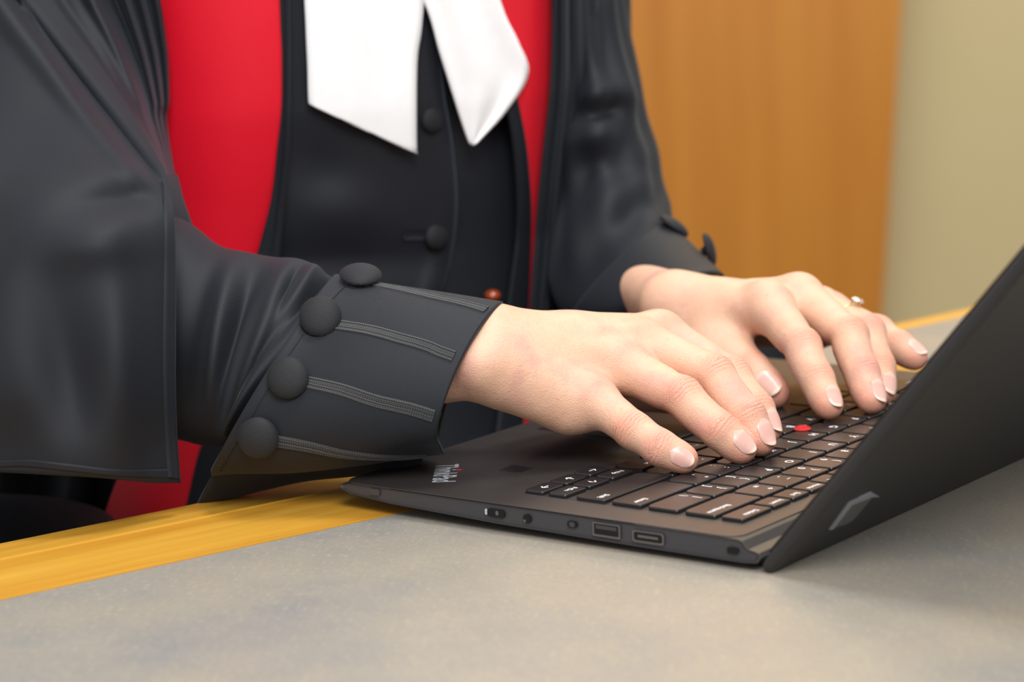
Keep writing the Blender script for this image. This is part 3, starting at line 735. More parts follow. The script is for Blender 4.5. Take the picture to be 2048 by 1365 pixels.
def make_nail(H, k, wf=.80, l0=-6.0, l1=4.6):
    J = H.J[k]; d, n, sd = H.fr[k][2]; r = RAD[k][3] * MM * H.rs; nu, nv = 13, 15
    P = []
    for j in range(nv):
        v = j / (nv - 1); wsh = (1 - (1 - min(1, v / .28)) ** 2.2 * .45) * (1 - max(0, (v - .6) / .4) ** 2 * .22)
        for i in range(nu):
            u = -1 + 2 * i / (nu - 1)
            ct = -(1 - abs(u) ** 2.2) * .0 ; vv = l0 + (l1 - l0) * v
            if v < .28: vv = l0 + (l1 - l0) * (v + (abs(u) ** 2) * .10 * (1 - v / .28))
            if v > .6: vv = vv - (abs(u) ** 2.2) * 2.6 * (v - .6) / .4
            P.append(J[3] + d * vv * MM * (r / .0064) + sd * u * wf * r * wsh)
    P = np.array(P); top = P + n * .014; tt = np.zeros(len(P))
    for it in range(60): tt += np.maximum(H.finger(top - n * tt[:, None], k), 0) * .9
    h = (.014 - tt).reshape(nv, nu)
    i0 = int(nv * .62)
    for j in range(i0 + 1, nv): h[j] = np.maximum(h[j], h[i0] - (j - i0) / (nv - i0) * .0011)
    for j in range(nv): h[j] = np.maximum(h[j], h[j].max() - .7 * r)
    S = (P + n * h.reshape(-1)[:, None] + n * .00016).reshape(nv, nu, 3)
    me = grid_mesh('fingernail', S)
    uv = me.uv_layers[0]
    for p in me.polygons:
        for li in p.loop_indices:
            q = me.loops[li].vertex_index; uv.data[li].uv = (q // nu / (nv - 1), q % nu / (nu - 1))
    o = pobj(link('fingernail', me, M['nail'], person)); solid(o, .00025, 0)
    sb = o.modifiers.new('s', 'SUBSURF'); sb.levels = sb.render_levels = 1
for H in (HR, HL):
    for k in FN + ('thumb',): make_nail(H, k, .68 if k != 'thumb' else .74, -5.8, 6.4)

# ring on the left hand
J = HL.J['ring']; rc_ = J[0] * .40 + J[1] * .60; dd, nn_, ss = HL.fr['ring'][0]
bm = bmesh.new()
nr, ns = 40, 10; vs = []
for i in range(nr):
    a = 2 * math.pi * i / nr; rad = nn_ * math.cos(a) + ss * math.sin(a); c = rc_ + rad * .0092
    vs.append([bm.verts.new(tuple(c + (rad * math.cos(b) * .0008 + dd * math.sin(b) * .0010))) for b in np.linspace(0, 2 * math.pi, ns, endpoint=False)])
for i in range(nr):
    for j in range(ns): bm.faces.new((vs[i][j], vs[(i+1) % nr][j], vs[(i+1) % nr][(j+1) % ns], vs[i][(j+1) % ns]))
ring_o = pobj(bm_obj('ring', bm, M['gold'], person, True, label='thin gold ring on the left ring finger'))
def stone(center, axis, r, parent):
    bm = bmesh.new(); e1 = nrm(np.cross(axis, (0, 0, 1.0))); e2 = np.cross(axis, e1); lv = [(0, -.75, 1), (.95, 0, 8), (1, .1, 8), (.55, .42, 8)]; vs = []
    for k, (rr, hh, c) in enumerate(lv):
        vs.append([bm.verts.new(tuple(center + axis * hh * r + (e1 * math.cos(a) + e2 * math.sin(a)) * rr * r)) for a in np.linspace(0, 2 * math.pi, c, endpoint=False) + k * .39])
    for i in range(8): bm.faces.new((vs[0][0], vs[1][i], vs[1][(i+1) % 8]))
    for a, b in zip(vs[1:-1], vs[2:]):
        for i in range(8): bm.faces.new((a[i], b[i], b[(i+1) % 8], a[(i+1) % 8]))
    bm.faces.new(vs[-1])
    return bm_obj('diamond', bm, M['diamond'], parent)
sd_dir = nrm(nn_ * .96 + ss * .1)
stone(rc_ + sd_dir * .0126, sd_dir, .0035, ring_o)
bm = bmesh.new()
for k in range(4):
    a = k * math.pi / 2 + .4; e = dd * math.cos(a) + ss * math.sin(a)
    bmesh.ops.create_cone(bm, segments=6, radius1=.0004, radius2=.0004, depth=.005, matrix=Matrix.Translation(Vector(rc_ + sd_dir * .0115 + e * .0025)) @ Vector(sd_dir).to_track_quat('Z', 'Y').to_matrix().to_4x4())
bm_obj('setting', bm, M['gold'], ring_o)

# ------------------------------------------------------------------ clothing
def tor_ab(z):
    b = np.interp(z, [-.3, -.1, .0, .08, .16, .24, .32], [.135, .118, .106, .108, .120, .126, .118]); return .166 + 0 * b, b
def tor_hit(x, y, off=0.0):
    d = CR.T @ np.array([(x - 1024) / FPX, (y - 682.5) / FPX, 1.0])
    def F_(t):
        p = CP + t * d; a, b = tor_ab(p[2]); q = p[:2] - TC; return math.hypot(q @ NF / (b + off), q @ NL / (a + off)) - 1
    ts = np.arange(1.0, 1.75, .006); prev = F_(ts[0]); best = (prev, ts[0])
    for t0, t1 in zip(ts[:-1], ts[1:]):
        f = F_(t1)
        if f < 0:
            lo, hi = t0, t1
            for _ in range(18):
                mi = (lo + hi) / 2
                if F_(mi) < 0: hi = mi
                else: lo = mi
            return lo
        if f < best[0]: best = (f, t1)
    return best[1]
def rows_grid(rows, nu, nv, depth_fn, fold=None):
    """rows of (y_left, x_left, x_right[, y_right]); depth_fn(x, y, u, v) -> metres from lens"""
    R4 = np.array([(r[0], r[1], r[2], r[3] if len(r) > 3 else r[0]) for r in rows], float)
    t = cr(R4, nu); G = np.zeros((nu, nv, 3))
    for i in range(nu):
        for j in range(nv):
            u = j / (nv - 1); v = i / (nu - 1); x = t[i, 1] + (t[i, 2] - t[i, 1]) * u; y = t[i, 0] + (t[i, 3] - t[i, 0]) * u
            dd = depth_fn(x, y, u, v)
            if fold is not None: dd += fold(u, v, x, y)
            G[i, j] = bd(x, y, dd)
    return G
gs = lambda x, c, w: math.exp(-((x - c) / w) ** 2)

def torso_patch(name, rows, off, mat, nu=70, nv=26, th=.0015, fold=None, label=None, offfn=None):
    G = rows_grid(rows, nu, nv, lambda x, y, u, v: tor_hit(x, y, off + (offfn(u, v) if offfn else 0)), fold)
    o = pobj(link(name, grid_mesh(name, G), mat, person, label=label)); solid(o, th, 0); return o, G

# waistcoat: closed shell round the body, the wearer's right front lapping over the left
def shell(name, off, z0, z1, p0, p1, mat, n=60, m=70, closed=False, ripple=None, th=.002):
    G = np.zeros((n, m, 3))
    for i, z in enumerate(np.linspace(z0, z1, n)):
        for j, ph in enumerate(np.linspace(p0, p1, m, endpoint=not closed)):
            a, b = tor_ab(z); o2 = off + (ripple(ph, z) if ripple else 0)
            G[i, j] = tor((b + o2) * math.cos(ph), (a + o2) * math.sin(ph), z)
    o = pobj(link(name, grid_mesh(name, G, closed), mat, person)); solid(o, th, 0); return o
def vrip(ph, z): return .0022 * math.sin(ph * 5 + z * 22) * gs(z, .03, .09) + .0012 * math.sin(z * 60 + ph * 3)
vest = shell('waistcoat', 0, -.22, .34, 0, 2 * math.pi, M['vest'], 70, 120, True, vrip)
def vfold(u, v, x, y):
    return (.004 * gs(y - .25 * (x - 600), 330, 70) * gs(x, 640, 60) - .005 * gs(y, 420 + .1 * (x - 700), 60) * gs(x, 690, 90) + .003 * gs(y, 520, 40)) * .8 + (-.002 * gs(u, .93, .05))
pan, G_ = torso_patch('waistcoat_front', [(-60, 566, 850), (100, 566, 872), (200, 568, 884), (281, 562, 898), (398, 548, 908), (492, 540, 901), (572, 535, 882), (640, 520, 850), (760, 500, 820)], .0042, M['vest'], 80, 40, .002, vfold)
# stitch ridge along the overlap
G2 = np.zeros((80, 5, 3))
for i in range(80):
    p = G_[i, 37]; q = G_[i, 38]; s_d = nrm(q - p); nv_ = nrm(CP - p)
    for j in range(5): G2[i, j] = p + s_d * (j - 2) * .0005 + nv_ * (.0013 + .0005 * (1 - abs(j - 2) / 2))
link('edge_seam', grid_mesh('edge_seam', G2), M['vest'], pan)

def cloth_button(c, n, r, h, parent, mat, name='button', stem=True, label=None):
    """a padded cloth-covered button, axis n, sitting on point c"""
    n = nrm(n); e1 = nrm(np.cross(n, (0.1, .2, 1.0))); e2 = np.cross(n, e1)
    pr = [(0, h), (.2, h * .985), (.4, h * .93), (.6, h * .83), (.78, h * .68), (.9, h * .5), (.97, h * .33), (1, h * .18), (.985, h * .02), (.93, -h * .10), (.80, -h * .16), (.5, -h * .18), (.25, -h * .2), (.22, -h * .75)]
    pr = np.array(pr); nseg = 44; G = np.zeros((len(pr), nseg, 3))
    for i, (rr, hh) in enumerate(pr):
        for j in range(nseg):
            a = 2 * math.pi * j / nseg; G[i, j] = c + n * (hh + h * .55) + (e1 * math.cos(a) + e2 * math.sin(a)) * rr * r
    me = grid_mesh(name, G, True)
    uv = me.uv_layers[0]
    for p in me.polygons:
        for li in p.loop_indices:
            co = np.array(me.vertices[me.loops[li].vertex_index].co) - c; uv.data[li].uv = (co @ e1, co @ e2)
    recalc(me)
    o = link(name, me, mat, parent, label=label); s = o.modifiers.new('s', 'SUBSURF'); s.levels = s.render_levels = 1
    return o
def tor_normal(x, y, off):
    p = bd(x, y, tor_hit(x, y, off)); a, b = tor_ab(p[2]); q = p[:2] - TC
    g = NF * (q @ NF) / b ** 2 + NL * (q @ NL) / a ** 2; return p, nrm((g[0], g[1], .12))
for (x, y) in ((868, 474), (861, 240)):
    p, n = tor_normal(x, y, .0055); cloth_button(p, n, .0072, .0036, vest, M['button'], 'waistcoat_button')
# worked buttonhole beside the lower button
Gh = rows_grid([(460, 808, 850), (470, 806, 852), (481, 808, 850)], 8, 20, lambda x, y, u, v: tor_hit(x, y, .0062), lambda u, v, x, y: -.0008 * (gs(v, 0, .25) + gs(v, 1, .25) + gs(u, 0, .06)))
link('buttonhole', grid_mesh('buttonhole', Gh), M['button'], vest)

# gown body: shell round the back, open at the front
def ang(x, y, off):
    p = bd(x, y, tor_hit(x, y, off)); a, b = tor_ab(p[2]); q = p[:2] - TC; return math.atan2(q @ NL / (a + off), q @ NF / (b + off))
aR = ang(1100, 300, .018); aL = ang(322, 300, .018)
gown = shell('gown', .016, -.30, .36, aR + .02, aL + 2 * math.pi - .02, M['gown'], 60, 140, False, lambda ph, z: .004 * math.sin(ph * 14) + .003 * math.sin(ph * 31 + z * 9), .003)
# red facings
def ffold(u, v, x, y): return .0035 * math.sin(u * math.pi) * -1 + .002 * math.sin(v * 9 + u * 2)
fr1 = [(-420, 300, 480), (-300, 296, 505), (-180, 290, 532), (-60, 296, 556), (60, 314, 563), (200, 320, 566), (300, 330, 556), (400, 345, 545), (510, 350, 516), (600, 340, 490), (700, 322, 468), (800, 295, 440), (900, 262, 402), (1000, 222, 378), (1100, 195, 350)]
def low_off(u, v): return .05 * max(0, v - .5) ** 1.3
f1, Gf1 = torso_patch('red_facing', fr1, .013, M['red'], 90, 30, .002, ffold, 'broad red facing down the wearer\'s right front', low_off)
fr2 = [(-420, 880, 1040), (-300, 915, 1075), (-180, 950, 1100), (-60, 985, 1114), (50, 1000, 1113), (150, 1020, 1110), (220, 1036, 1104), (300, 1050, 1095), (400, 1058, 1085), (480, 1058, 1079), (560, 1055, 1073), (640, 1051, 1069), (760, 1048, 1072), (860, 1040, 1080), (960, 1030, 1090)]
f2, Gf2 = torso_patch('red_facing', fr2, .012, M['red'], 80, 14, .002, None, 'narrow red facing down the wearer\'s left front')
# dark edge bands of the gown on either side of the facings
torso_patch('edge_band', [(-420, 478, 500), (-300, 503, 525), (-180, 530, 551), (-60, 554, 574), (60, 561, 577), (200, 563, 577), (300, 554, 575), (400, 542, 566), (510, 514, 558), (620, 486, 545), (760, 452, 520), (900, 400, 470), (1000, 376, 436), (1060, 362, 415)], .015, M['gown'], 80, 10, .0022, lambda u, v, x, y: -.0015 * gs(u, .85, .2), None, low_off)
torso_patch('edge_band', [(150, 985, 1022), (220, 1012, 1038), (300, 1026, 1052), (400, 1034, 1060), (480, 1032, 1060), (560, 1022, 1057), (640, 1012, 1053), (760, 1005, 1050), (880, 990, 1042), (960, 980, 1032)], .0125, M['gown'], 70, 10, .0022, lambda u, v, x, y: -.0015 * gs(u, .15, .2))
# the gown's left front beside the narrow facing, with lengthwise folds
def gf2(u, v, x, y): return -.007 * gs(u, .28 - .06 * v, .08) - .004 * gs(u, .05, .05) + .004 * gs(u, .14, .04) - .006 * gs(u, .62, .12) * (1 - v) + .004 * math.sin(u * 21) * (1 - v) * .5
torso_patch('gown_front', [(-420, 1030, 1120), (-300, 1065, 1150), (-180, 1092, 1172), (-60, 1106, 1180), (50, 1106, 1184), (150, 1103, 1190), (220, 1097, 1190), (300, 1088, 1180), (400, 1078, 1170), (480, 1072, 1165), (560, 1066, 1160), (640, 1062, 1150), (760, 1066, 1150), (900, 1076, 1160)], .021, M['gown'], 80, 46, .0025, gf2)
# lap of the gown, falling from the waist towards the bench
def lap_piece(name, rings, mat, n=50, m=60, ripple=.003):
    R_ = cr(np.array(rings, float), n); G = np.zeros((n, m, 3))
    for i in range(n):
        f, l, z, wl, hz = R_[i]
        for j in range(m):
            a = 2 * math.pi * j / m; rr = 1 + ripple / .05 * math.sin(a * 7 + i * .12) * .25
            G[i, j] = tor(f + 0, l + wl * math.cos(a) * rr, z + hz * math.sin(a) * rr)
    o = pobj(link(name, grid_mesh(name, G, True, cap=True), mat, person)); return o
lap_piece('gown_skirt', [(-.20, 0, -.14, .17, .09), (-.05, 0, -.13, .21, .10), (.1, 0, -.14, .22, .085), (.25, 0, -.15, .21, .08), (.40, 0, -.16, .20, .075), (.45, 0, -.17, .18, .06)], M['gown'])

# --- sleeves and cuffs (tubes; each ring spans a -> b across the view and bulges by h towards and away from the viewer)
def tube(name, rings, mat, parent, n=90, m=96, fold=None, p=2.0, smooth=True, th=.0018):
    """rings: (ax, ay, bx, by, depth_a, depth_b, half_depth, near_dx, near_dy)"""
    R_ = cr(np.array(rings, float), n); G = np.zeros((n, m, 3)); vd = CR[2]
    for i in range(n):
        ax, ay, bx, by, da, db, hd, ndx, ndy = R_[i]; A_ = bd(ax, ay, da); B_ = bd(bx, by, db); c = (A_ + B_) / 2; e1 = (A_ - B_) / 2
        sc_ = (da + db) / 2 / FPX
        e2 = -vd * hd; e3 = CR[0] * ndx * sc_ + CR[1] * ndy * sc_
        for j in range(m):
            t = 2 * math.pi * j / m; cs, sn = math.cos(t), math.sin(t)
            cs = math.copysign(abs(cs) ** (2 / p), cs); sn = math.copysign(abs(sn) ** (2 / p), sn)
            q = c + e1 * cs + e2 * sn + e3 * abs(sn) ** 1.3
            if fold: q = q + nrm(e1 * cs / (e1 @ e1) ** .5 + nrm(e2) * sn) * fold(i / (n - 1), t)
            G[i, j] = q
    me = grid_mesh(name, G, True); o = link(name, me, mat, parent)
    if parent is person: pobj(o)
    solid(o, th, 0); return o, G

def rs_fold(s, t): return 1.6 * rs_fold0(s, t)
def rs_fold0(s, t):
    n = max(0, math.sin(t))                                     # near side
    f = -.006 * gs(s, .60, .055) * gs(t, 1.35, .75) + .003 * gs(s, .50, .05) * gs(t, 1.3, .8) + .0035 * gs(s, .70, .06) * gs(t, 1.2, .9)
    f += -.004 * gs(s, .735, .035) * gs(t, .75, .35) + .003 * gs(s, .78, .04) * gs(t, .55, .4) - .003 * gs(s, .87, .03) * gs(t, .5, .5)
    f += .004 * gs(s, .85, .08) * gs(t, 2.2, .5) + .0004 * math.sin(s * 33 + t * 2) * n
    return f
rsl, _ = tube('sleeve', [(60, 470, 20, 930, 1.19, 1.19, .055, 0, 0), (200, 440, 180, 900, 1.18, 1.18, .055, 0, 0), (350, 438, 330, 876, 1.17, 1.165, .052, 0, 0),
             (440, 496, 400, 886, 1.16, 1.15, .048, 0, 0), (520, 513, 440, 890, 1.15, 1.135, .044, -6, 0), (606, 528, 462, 884, 1.14, 1.125, .040, -10, 0), (660, 556, 458, 876, 1.132, 1.12, .038, -12, 0), (700, 575, 470, 880, 1.128, 1.116, .036, -12, 0)],
             M['twill'], person, 110, 110, rs_fold)
def cf_fold(s, t): return -.0012 * gs(s, .3, .2) * gs(t, 1.2, .5) + .0009 * math.sin(s * 9 + 1) * gs(t, 4.6 - 3.14, 1) - .0035 * gs(s, .95, .12) * gs(t, 2.75, .35)
cuff, Gc = tube('cuff', [(672, 553, 424, 948, 1.126, 1.110, .038, 0, 0), (700, 560, 470, 944, 1.124, 1.108, .0385, -4, 0), (790, 574, 590, 942, 1.117, 1.100, .0385, -14, 0), (890, 590, 730, 926, 1.110, 1.095, .037, -24, 4), (1005, 608, 886, 908, 1.104, 1.089, .035, -40, 8)],
             M['twill'], person, 80, 120, cf_fold, 2.1, th=.0022)
# lower hanging layer of the cuff
tube('cuff_lining', [(640, 600, 396, 1012, 1.135, 1.135, .028, 0, 0), (700, 640, 480, 990, 1.13, 1.13, .026, 0, 0), (770, 680, 600, 962, 1.125, 1.125, .024, 0, 0), (820, 720, 690, 952, 1.12, 1.12, .022, 0, 0), (860, 780, 770, 944, 1.117, 1.117, .018, 0, 0), (880, 830, 840, 925, 1.112, 1.112, .012, 0, 0)], M['twill'], person, 40, 60)
cb = bvh_of(cuff)
# seam where the cuff is set on to the sleeve, hem along its opening
def seam_line(name, pts, bvh, mat, parent, wd=.0006, ht=.0006, n=80, lift=.0014, gap=True):
    pts = cr(np.array(pts, float), n); C_ = []
    for x, y in pts:
        l, nn2 = cam_hit(bvh, x, y)
        if l is not None: C_.append((l, nn2))
    bm = bmesh.new()
    for i in range(0, len(C_) - 1, 2 if gap else 1):
        a, na = C_[i]; b, nb_ = C_[i + 1]
        if np.linalg.norm(b - a) > .02: continue
        t = nrm(b - a); s2 = nrm(np.cross(t, na)); v = []
        for p, q in ((a, na), (b, nb_)):
            v += [bm.verts.new(tuple(p + s2 * wd + q * (lift - .0004))), bm.verts.new(tuple(p + q * (ht + lift))), bm.verts.new(tuple(p - s2 * wd + q * (lift - .0004)))]
        bm.faces.new((v[0], v[1], v[4], v[3])); bm.faces.new((v[1], v[2], v[5], v[4]))
    return bm_obj(name, bm, mat, parent, True)
seam_line('stitching', [(690, 578), (640, 630), (588, 698), (536, 780), (490, 860), (440, 938)], cb, M['button'], cuff, .0005, .0004, 160)
def braid(path, parent, bvh, wd=.0029, n=90, name='braid'):
    pts = cr(np.array(path, float), n); C_ = []
    for x, y in pts:
        l, q = cam_hit(bvh, x, y)
        if l is not None and (not C_ or np.linalg.norm(l - C_[-1][0]) < .012): C_.append((l, q))
    if len(C_) < 5: return None
    m = 17; G = np.zeros((len(C_), m, 3))
    for i, (l, q) in enumerate(C_):
        a = C_[max(i - 1, 0)][0]; b = C_[min(i + 1, len(C_) - 1)][0]; t = nrm(b - a); s2 = nrm(np.cross(t, q))
        for j in range(m):
            f = -1 + 2 * j / (m - 1); hgt = .0013 + .0006 * abs(math.sin(math.pi * (f + 1) * 2)) ** .6
            if abs(f) == 1: hgt = .0008
            G[i, j] = l + s2 * f * wd + q * hgt
    return link(name, grid_mesh(name, G), M['braid'], parent)
braid([(745, 573), (800, 584), (880, 602), (930, 613), (972, 625)], cuff, cb)
braid([(668, 652), (740, 664), (800, 680), (850, 694), (880, 706), (908, 716)], cuff, cb)
braid([(605, 764), (680, 780), (750, 802), (820, 818), (868, 832)], cuff, cb)
braid([(545, 880), (620, 892), (680, 904), (740, 910), (800, 911), (850, 908)], cuff, cb)
for (x, y, r, tlt) in ((721, 556, 42.5, (.1, -.15, .95)), (642, 639, 43, None), (579, 759, 43, None), (520, 873, 42, None)):
    l, n = cam_hit(cb, x, y + (12 if tlt else 0))
    if l is None: continue
    v = nrm(CP - l); dep = (l - CP) @ CR[2]
    n2 = nrm(.45 * n + .55 * v) if tlt is None else nrm(.35 * v + .5 * n + .5 * np.array([0, 0, 1]))
    # the button stands on the cloth so that its centre lies where the surface point is
    cloth_button(l + n2 * .0018, n2, r * dep / FPX, .0042, cuff, M['button'], 'cuff_button')

# the gown's wide right sleeve: an open sheet hanging from the shoulder and round the elbow
cols_u = [0, .12, .3, .5, .7, .86, 1.0]
def sl_row(y, xn, dn, y2=None):
    """near edge at xn; sheet runs left out of the frame, round the elbow and back behind the forearm"""
    y2 = y if y2 is None else y2
    return [(xn, y, dn), (xn - 60, y, dn - .012), (xn * .55 - 20, y + (y2 - y) * .3, dn - .028), (-60, y + (y2 - y) * .6, dn - .022), (-240, y2, dn + .03), (-330, y2, dn + .12), (-150, y2, dn + .19), (60, y2 - 20, dn + .20)]
SR_rows = [sl_row(-340, -60, 1.265, -340), sl_row(-220, -15, 1.25, -220), sl_row(-90, 58, 1.235, -90), sl_row(20, 118, 1.222, 20), sl_row(120, 190, 1.205), sl_row(220, 256, 1.180), sl_row(300, 304, 1.152), sl_row(358, 332, 1.128), sl_row(430, 345, 1.110), sl_row(540, 349, 1.100), sl_row(660, 348, 1.095), sl_row(780, 348, 1.093), sl_row(880, 353, 1.095, 860), sl_row(966, 359, 1.098, 925)]
A_ = cr(np.array(SR_rows, float), 120); A_ = np.stack([cr(A_[i], 110) for i in range(120)])
G = np.zeros((120, 110, 3))
for i in range(120):
    for j in range(110):
        x, y, d = A_[i, j]; s = j / 109.0
        f = 0.0
        if s < .5:
            f += .010 * gs(y, 398 + .12 * (300 - x), 34) * gs(x, 235, 95)                      # crease below the armhole
            f -= .008 * gs(y, 470 + .1 * (300 - x), 55) * gs(x, 200, 120)
            dl = (x - (30 + .78 * y)) ; f += .009 * gs(dl, 0, 16) * (1 if y < 330 else gs(y, 330, 40))      # fold parallel to the armhole seam
            f -= .007 * gs(dl, -42, 26) * (1 if y < 330 else gs(y, 330, 60))
            f += .008 * gs(x, 110 + .18 * (y - 600), 60) * gs(y, 760, 190) - .007 * gs(x, 250, 50) * gs(y, 700, 200)
            f += .010 * gs(x + .55 * (y - 400), -10, 70) * gs(y, 480, 160)
            f += .004 * math.sin(x * .022 + 1.2) * gs(y, 900, 90)
        G[i, j] = bd(x, y, d + f)
gsl = pobj(link('gown_sleeve', grid_mesh('gown_sleeve', G), M['gown'], person, label="wide open gown sleeve on the wearer's right arm")); solid(gsl, .0028, 0)
gb = bvh_of(gsl)
seam_line('stitching', [(318, 372), (324, 430), (323, 560), (321, 700), (324, 830), (330, 934)], gb, M['button'], gsl, .0006, .0006, 200, .0012)
seam_line('stitching', [(330, 934), (240, 938), (130, 926), (60, 919), (2, 922)], gb, M['button'], gsl, .0006, .0006, 160, .0012)
# double-turned hem along the opening and lower edge
def hem(name, rows, bvh, mat, parent, lift=.0016, nu=90, nv=8):
    t = cr(np.array(rows, float), nu); G = []
    for i in range(nu):
        x0, y0, x1, y1 = t[i]; r_ = []
        for j in range(nv):
            f = j / (nv - 1); l, n = cam_hit(bvh, x0 + (x1 - x0) * f, y0 + (y1 - y0) * f)
            if l is None: r_ = None; break
            hh = lift * (1 if 0 < j < nv - 1 else .2); r_.append(l + n * (hh + .0013))
        if r_: G.append(r_)
    if len(G) > 3: return link(name, grid_mesh(name, np.array(G)), mat, parent)
hem('hem', [(322, 368, 333, 368), (324, 430, 344, 430), (323, 560, 347, 560), (321, 700, 346, 700), (324, 830, 349, 830), (331, 955, 357, 958)], gb, M['gown'], gsl, .0010)
hem('hem', [(2, 920, 2, 935), (60, 918, 60, 934), (130, 926, 130, 941), (240, 938, 240, 952), (330, 938, 330, 958)], gb, M['gown'], gsl, .0010)
# gown front from the armhole seam to the broad red facing, gathered in folds
def gfd(x, y, u, v):  # noqa
    dR = tor_hit(x, y, .026); dL = np.interp(y, [-340, -220, -90, 20, 120, 220, 300, 358, 430], [1.262, 1.247, 1.232, 1.220, 1.204, 1.180, 1.154, 1.132, 1.125]) + .004
    w_ = min(1, max(0, u)) ** 1.2; return dL * (1 - w_) + dR * w_
def gff(u, v, x, y):
    s = 1 - .75 * v
    return s * (-.012 * gs(u, .40, .09) + .010 * gs(u, .60, .06) - .010 * gs(u, .69, .045) + .008 * gs(u, .76, .03) - .007 * gs(u, .83, .035) + .007 * gs(u, .90, .03) - .004 * gs(u, .96, .03)) + .006 * gs(u, .12, .08) * s
G = rows_grid([(-340, -70, 302), (-220, -25, 296), (-90, 50, 300), (0, 96, 321), (60, 140, 330), (120, 182, 337), (200, 236, 339), (235, 258, 334), (290, 292, 340), (358, 326, 352)], 80, 80, gfd, gff)
pobj(link('gown_front', grid_mesh('gown_front', G), M['gown'], person)); solid(bpy.context.scene.objects[-1] if False else person.children[-1], .0025, 0)
G = rows_grid([(350, 322, 352), (400, 326, 364), (440, 322, 378), (520, 312, 400), (640, 290, 390)], 20, 12, lambda x, y, u, v: 1.150 + .045 * u)
o = pobj(link('gown_front', grid_mesh('gown_front', G), M['gown'], person)); solid(o, .002, 0)

# left sleeve: upper arm down, bent at the elbow, forearm coming forward to the cuff
def ls_fold(s, t):
    s = max(0, (s - 3 / 9.) / (6 / 9.))
    f = -.010 * gs(s + (t - 1.7) * .06, .395, .03) * gs(t, 1.7, .35) + .007 * gs(s, .35, .035) * gs(t, 1.7, .6) + .006 * gs(s, .46, .05) * gs(t, 1.5, .6)
    f += -.005 * gs(s, .57, .05) * gs(t, 2.0, .6) + .004 * math.sin(s * 26 + 2.4 * t) * gs(t, 1.57, 1.1) * gs(s, .55, .35) + .003 * math.sin(t * 9) * (1 - s)
    return f
lsl, _ = tube('gown_sleeve', [(1010, -420, 1100, -400, 1.43, 1.43, .05, 0, 0), (1050, -300, 1165, -280, 1.43, 1.43, .052, 0, 0), (1075, -160, 1205, -150, 1.43, 1.43, .055, 0, 0), (1083, -60, 1228, -60, 1.43, 1.43, .055, 0, 0), (1085, 60, 1247, 50, 1.43, 1.43, .055, 0, 0), (1088, 200, 1277, 190, 1.425, 1.425, .055, 0, 0), (1090, 330, 1306, 300, 1.415, 1.42, .052, 0, 0),
            (1092, 470, 1328, 385, 1.40, 1.405, .050, 0, 0), (1112, 600, 1342, 440, 1.37, 1.385, .046, 0, 0), (1165, 665, 1362, 478, 1.345, 1.36, .042, -4, -6)], M['gown'], person, 100, 90, ls_fold)
lsl['label'] = "gown sleeve on the wearer's left arm"
lcf, Gl = tube('cuff', [(1130, 664, 1340, 446, 1.355, 1.37, .047, -26, -10), (1190, 668, 1372, 480, 1.335, 1.345, .044, -28, -12), (1250, 648, 1408, 516, 1.31, 1.315, .038, -26, -16), (1300, 622, 1446, 553, 1.285, 1.285, .031, -20, -22)], M['twill'], person, 50, 70, None, 2.1)
lb = bvh_of(lcf)
for (x, y, ax) in ((1340, 462, (.55, .8)), (1406, 506, (1.0, .25))):
    c = bd(x + 3, y - 3, 1.345 if x < 1380 else 1.315); n = nrm(CR[0] * ax[0] - CR[1] * ax[1] - CR[2] * .12)
    cloth_button(c - n * .001, n, .0098, .0046, lcf, M['button'], 'cuff_button')

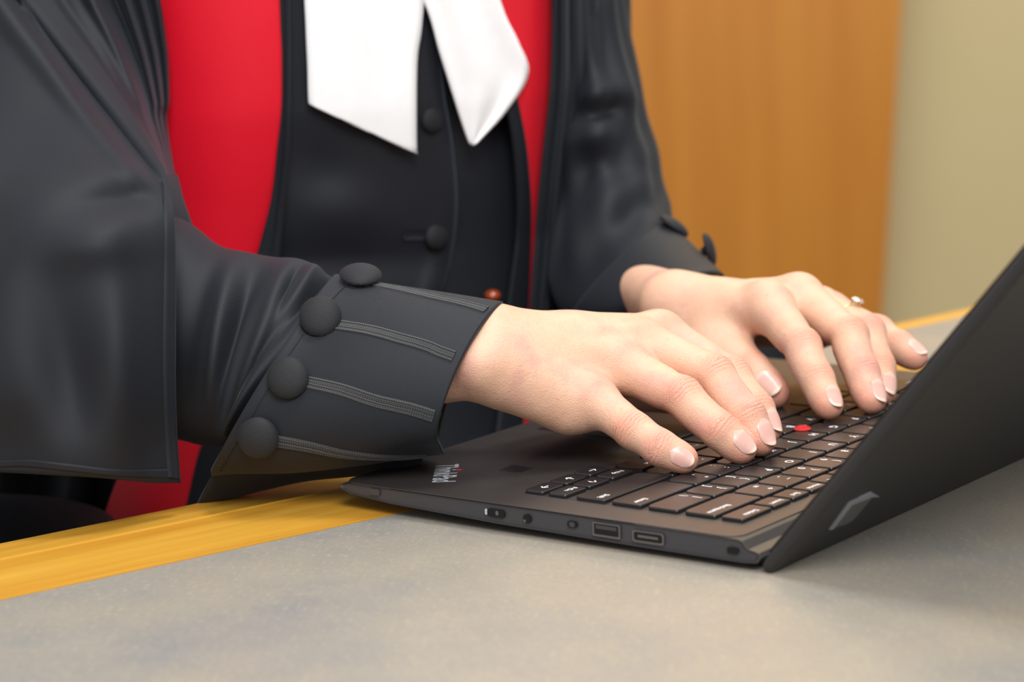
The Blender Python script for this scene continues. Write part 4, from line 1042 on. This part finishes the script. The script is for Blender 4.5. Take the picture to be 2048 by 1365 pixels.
tube('gown_skirt', [(-420, 1000, -420, 1240, 1.27, 1.27, .05, 0, 0), (-200, 990, -200, 1240, 1.26, 1.26, .055, 0, 0), (0, 992, 0, 1250, 1.25, 1.25, .055, 0, 0), (120, 1002, 100, 1260, 1.25, 1.25, .05, 0, 0), (210, 1032, 190, 1260, 1.25, 1.25, .045, 0, 0), (250, 1100, 240, 1260, 1.25, 1.25, .03, 0, 0)], M['gown'], person, 50, 60)
Gd = rows_grid([(700, -420, 330), (860, -420, 320), (960, -420, 300), (1060, -420, 280), (1200, -420, 270)], 30, 60, lambda x, y, u, v: 1.34 + .01 * math.sin(u * 30))
pobj(link('gown_back', grid_mesh('gown_back', Gd), M['gown'], person))
tube('gown_skirt', [(1500, 628, 1520, 628, 1.46, 1.46, .004, 0, 0), (1440, 632, 1590, 632, 1.46, 1.46, .04, 0, 0), (1410, 660, 1606, 660, 1.46, 1.46, .04, 0, 0), (1400, 760, 1600, 760, 1.46, 1.46, .04, 0, 0), (1400, 900, 1590, 900, 1.46, 1.46, .04, 0, 0)], M['gown'], person, 40, 50)
# white neck tabs: two starched strips, each doubled
def tabpoly(name, pts, off, th=.0012, fold=None, nu=40, nv=16):
    G = rows_grid(pts, nu, nv, lambda x, y, u, v: tor_hit(x, y, off), fold)
    o = pobj(link(name, grid_mesh(name, G), M['tab'], person)); solid(o, th, 0); return o
wv = lambda u, v, x, y: .0012 * math.sin(u * 11 + v) - .006 * v * 0
tabpoly('neck_tab', [(-330, 665, 815, -330), (-200, 625, 838, -200), (-80, 608, 850, -80), (60, 612, 843, 50), (130, 615, 833, 128), (200, 617, 832, 290), (209, 621, 835, 306)], .0135, .0012, wv)
tabpoly('neck_tab', [(-330, 730, 860, -340), (-200, 765, 915, -230), (-80, 808, 962, -120), (20, 855, 1006, 20), (100, 878, 1036, 84), (180, 903, 1056, 148), (240, 922, 1012, 222), (284, 938, 962, 276), (290, 946, 950, 288)], .0155, .0012, wv)
# amber coloured stud on the waistband
p = bd(985, 592, tor_hit(985, 592, .01)); bm = bmesh.new()
bmesh.ops.create_uvsphere(bm, u_segments=20, v_segments=14, radius=.0036, matrix=Matrix.Translation(Vector(p)) @ Matrix.Diagonal((1.3, 1.3, 1, 1)))
pobj(bm_obj('amber_stud', bm, M['amber'], person, True, label='small glossy amber coloured stud'))
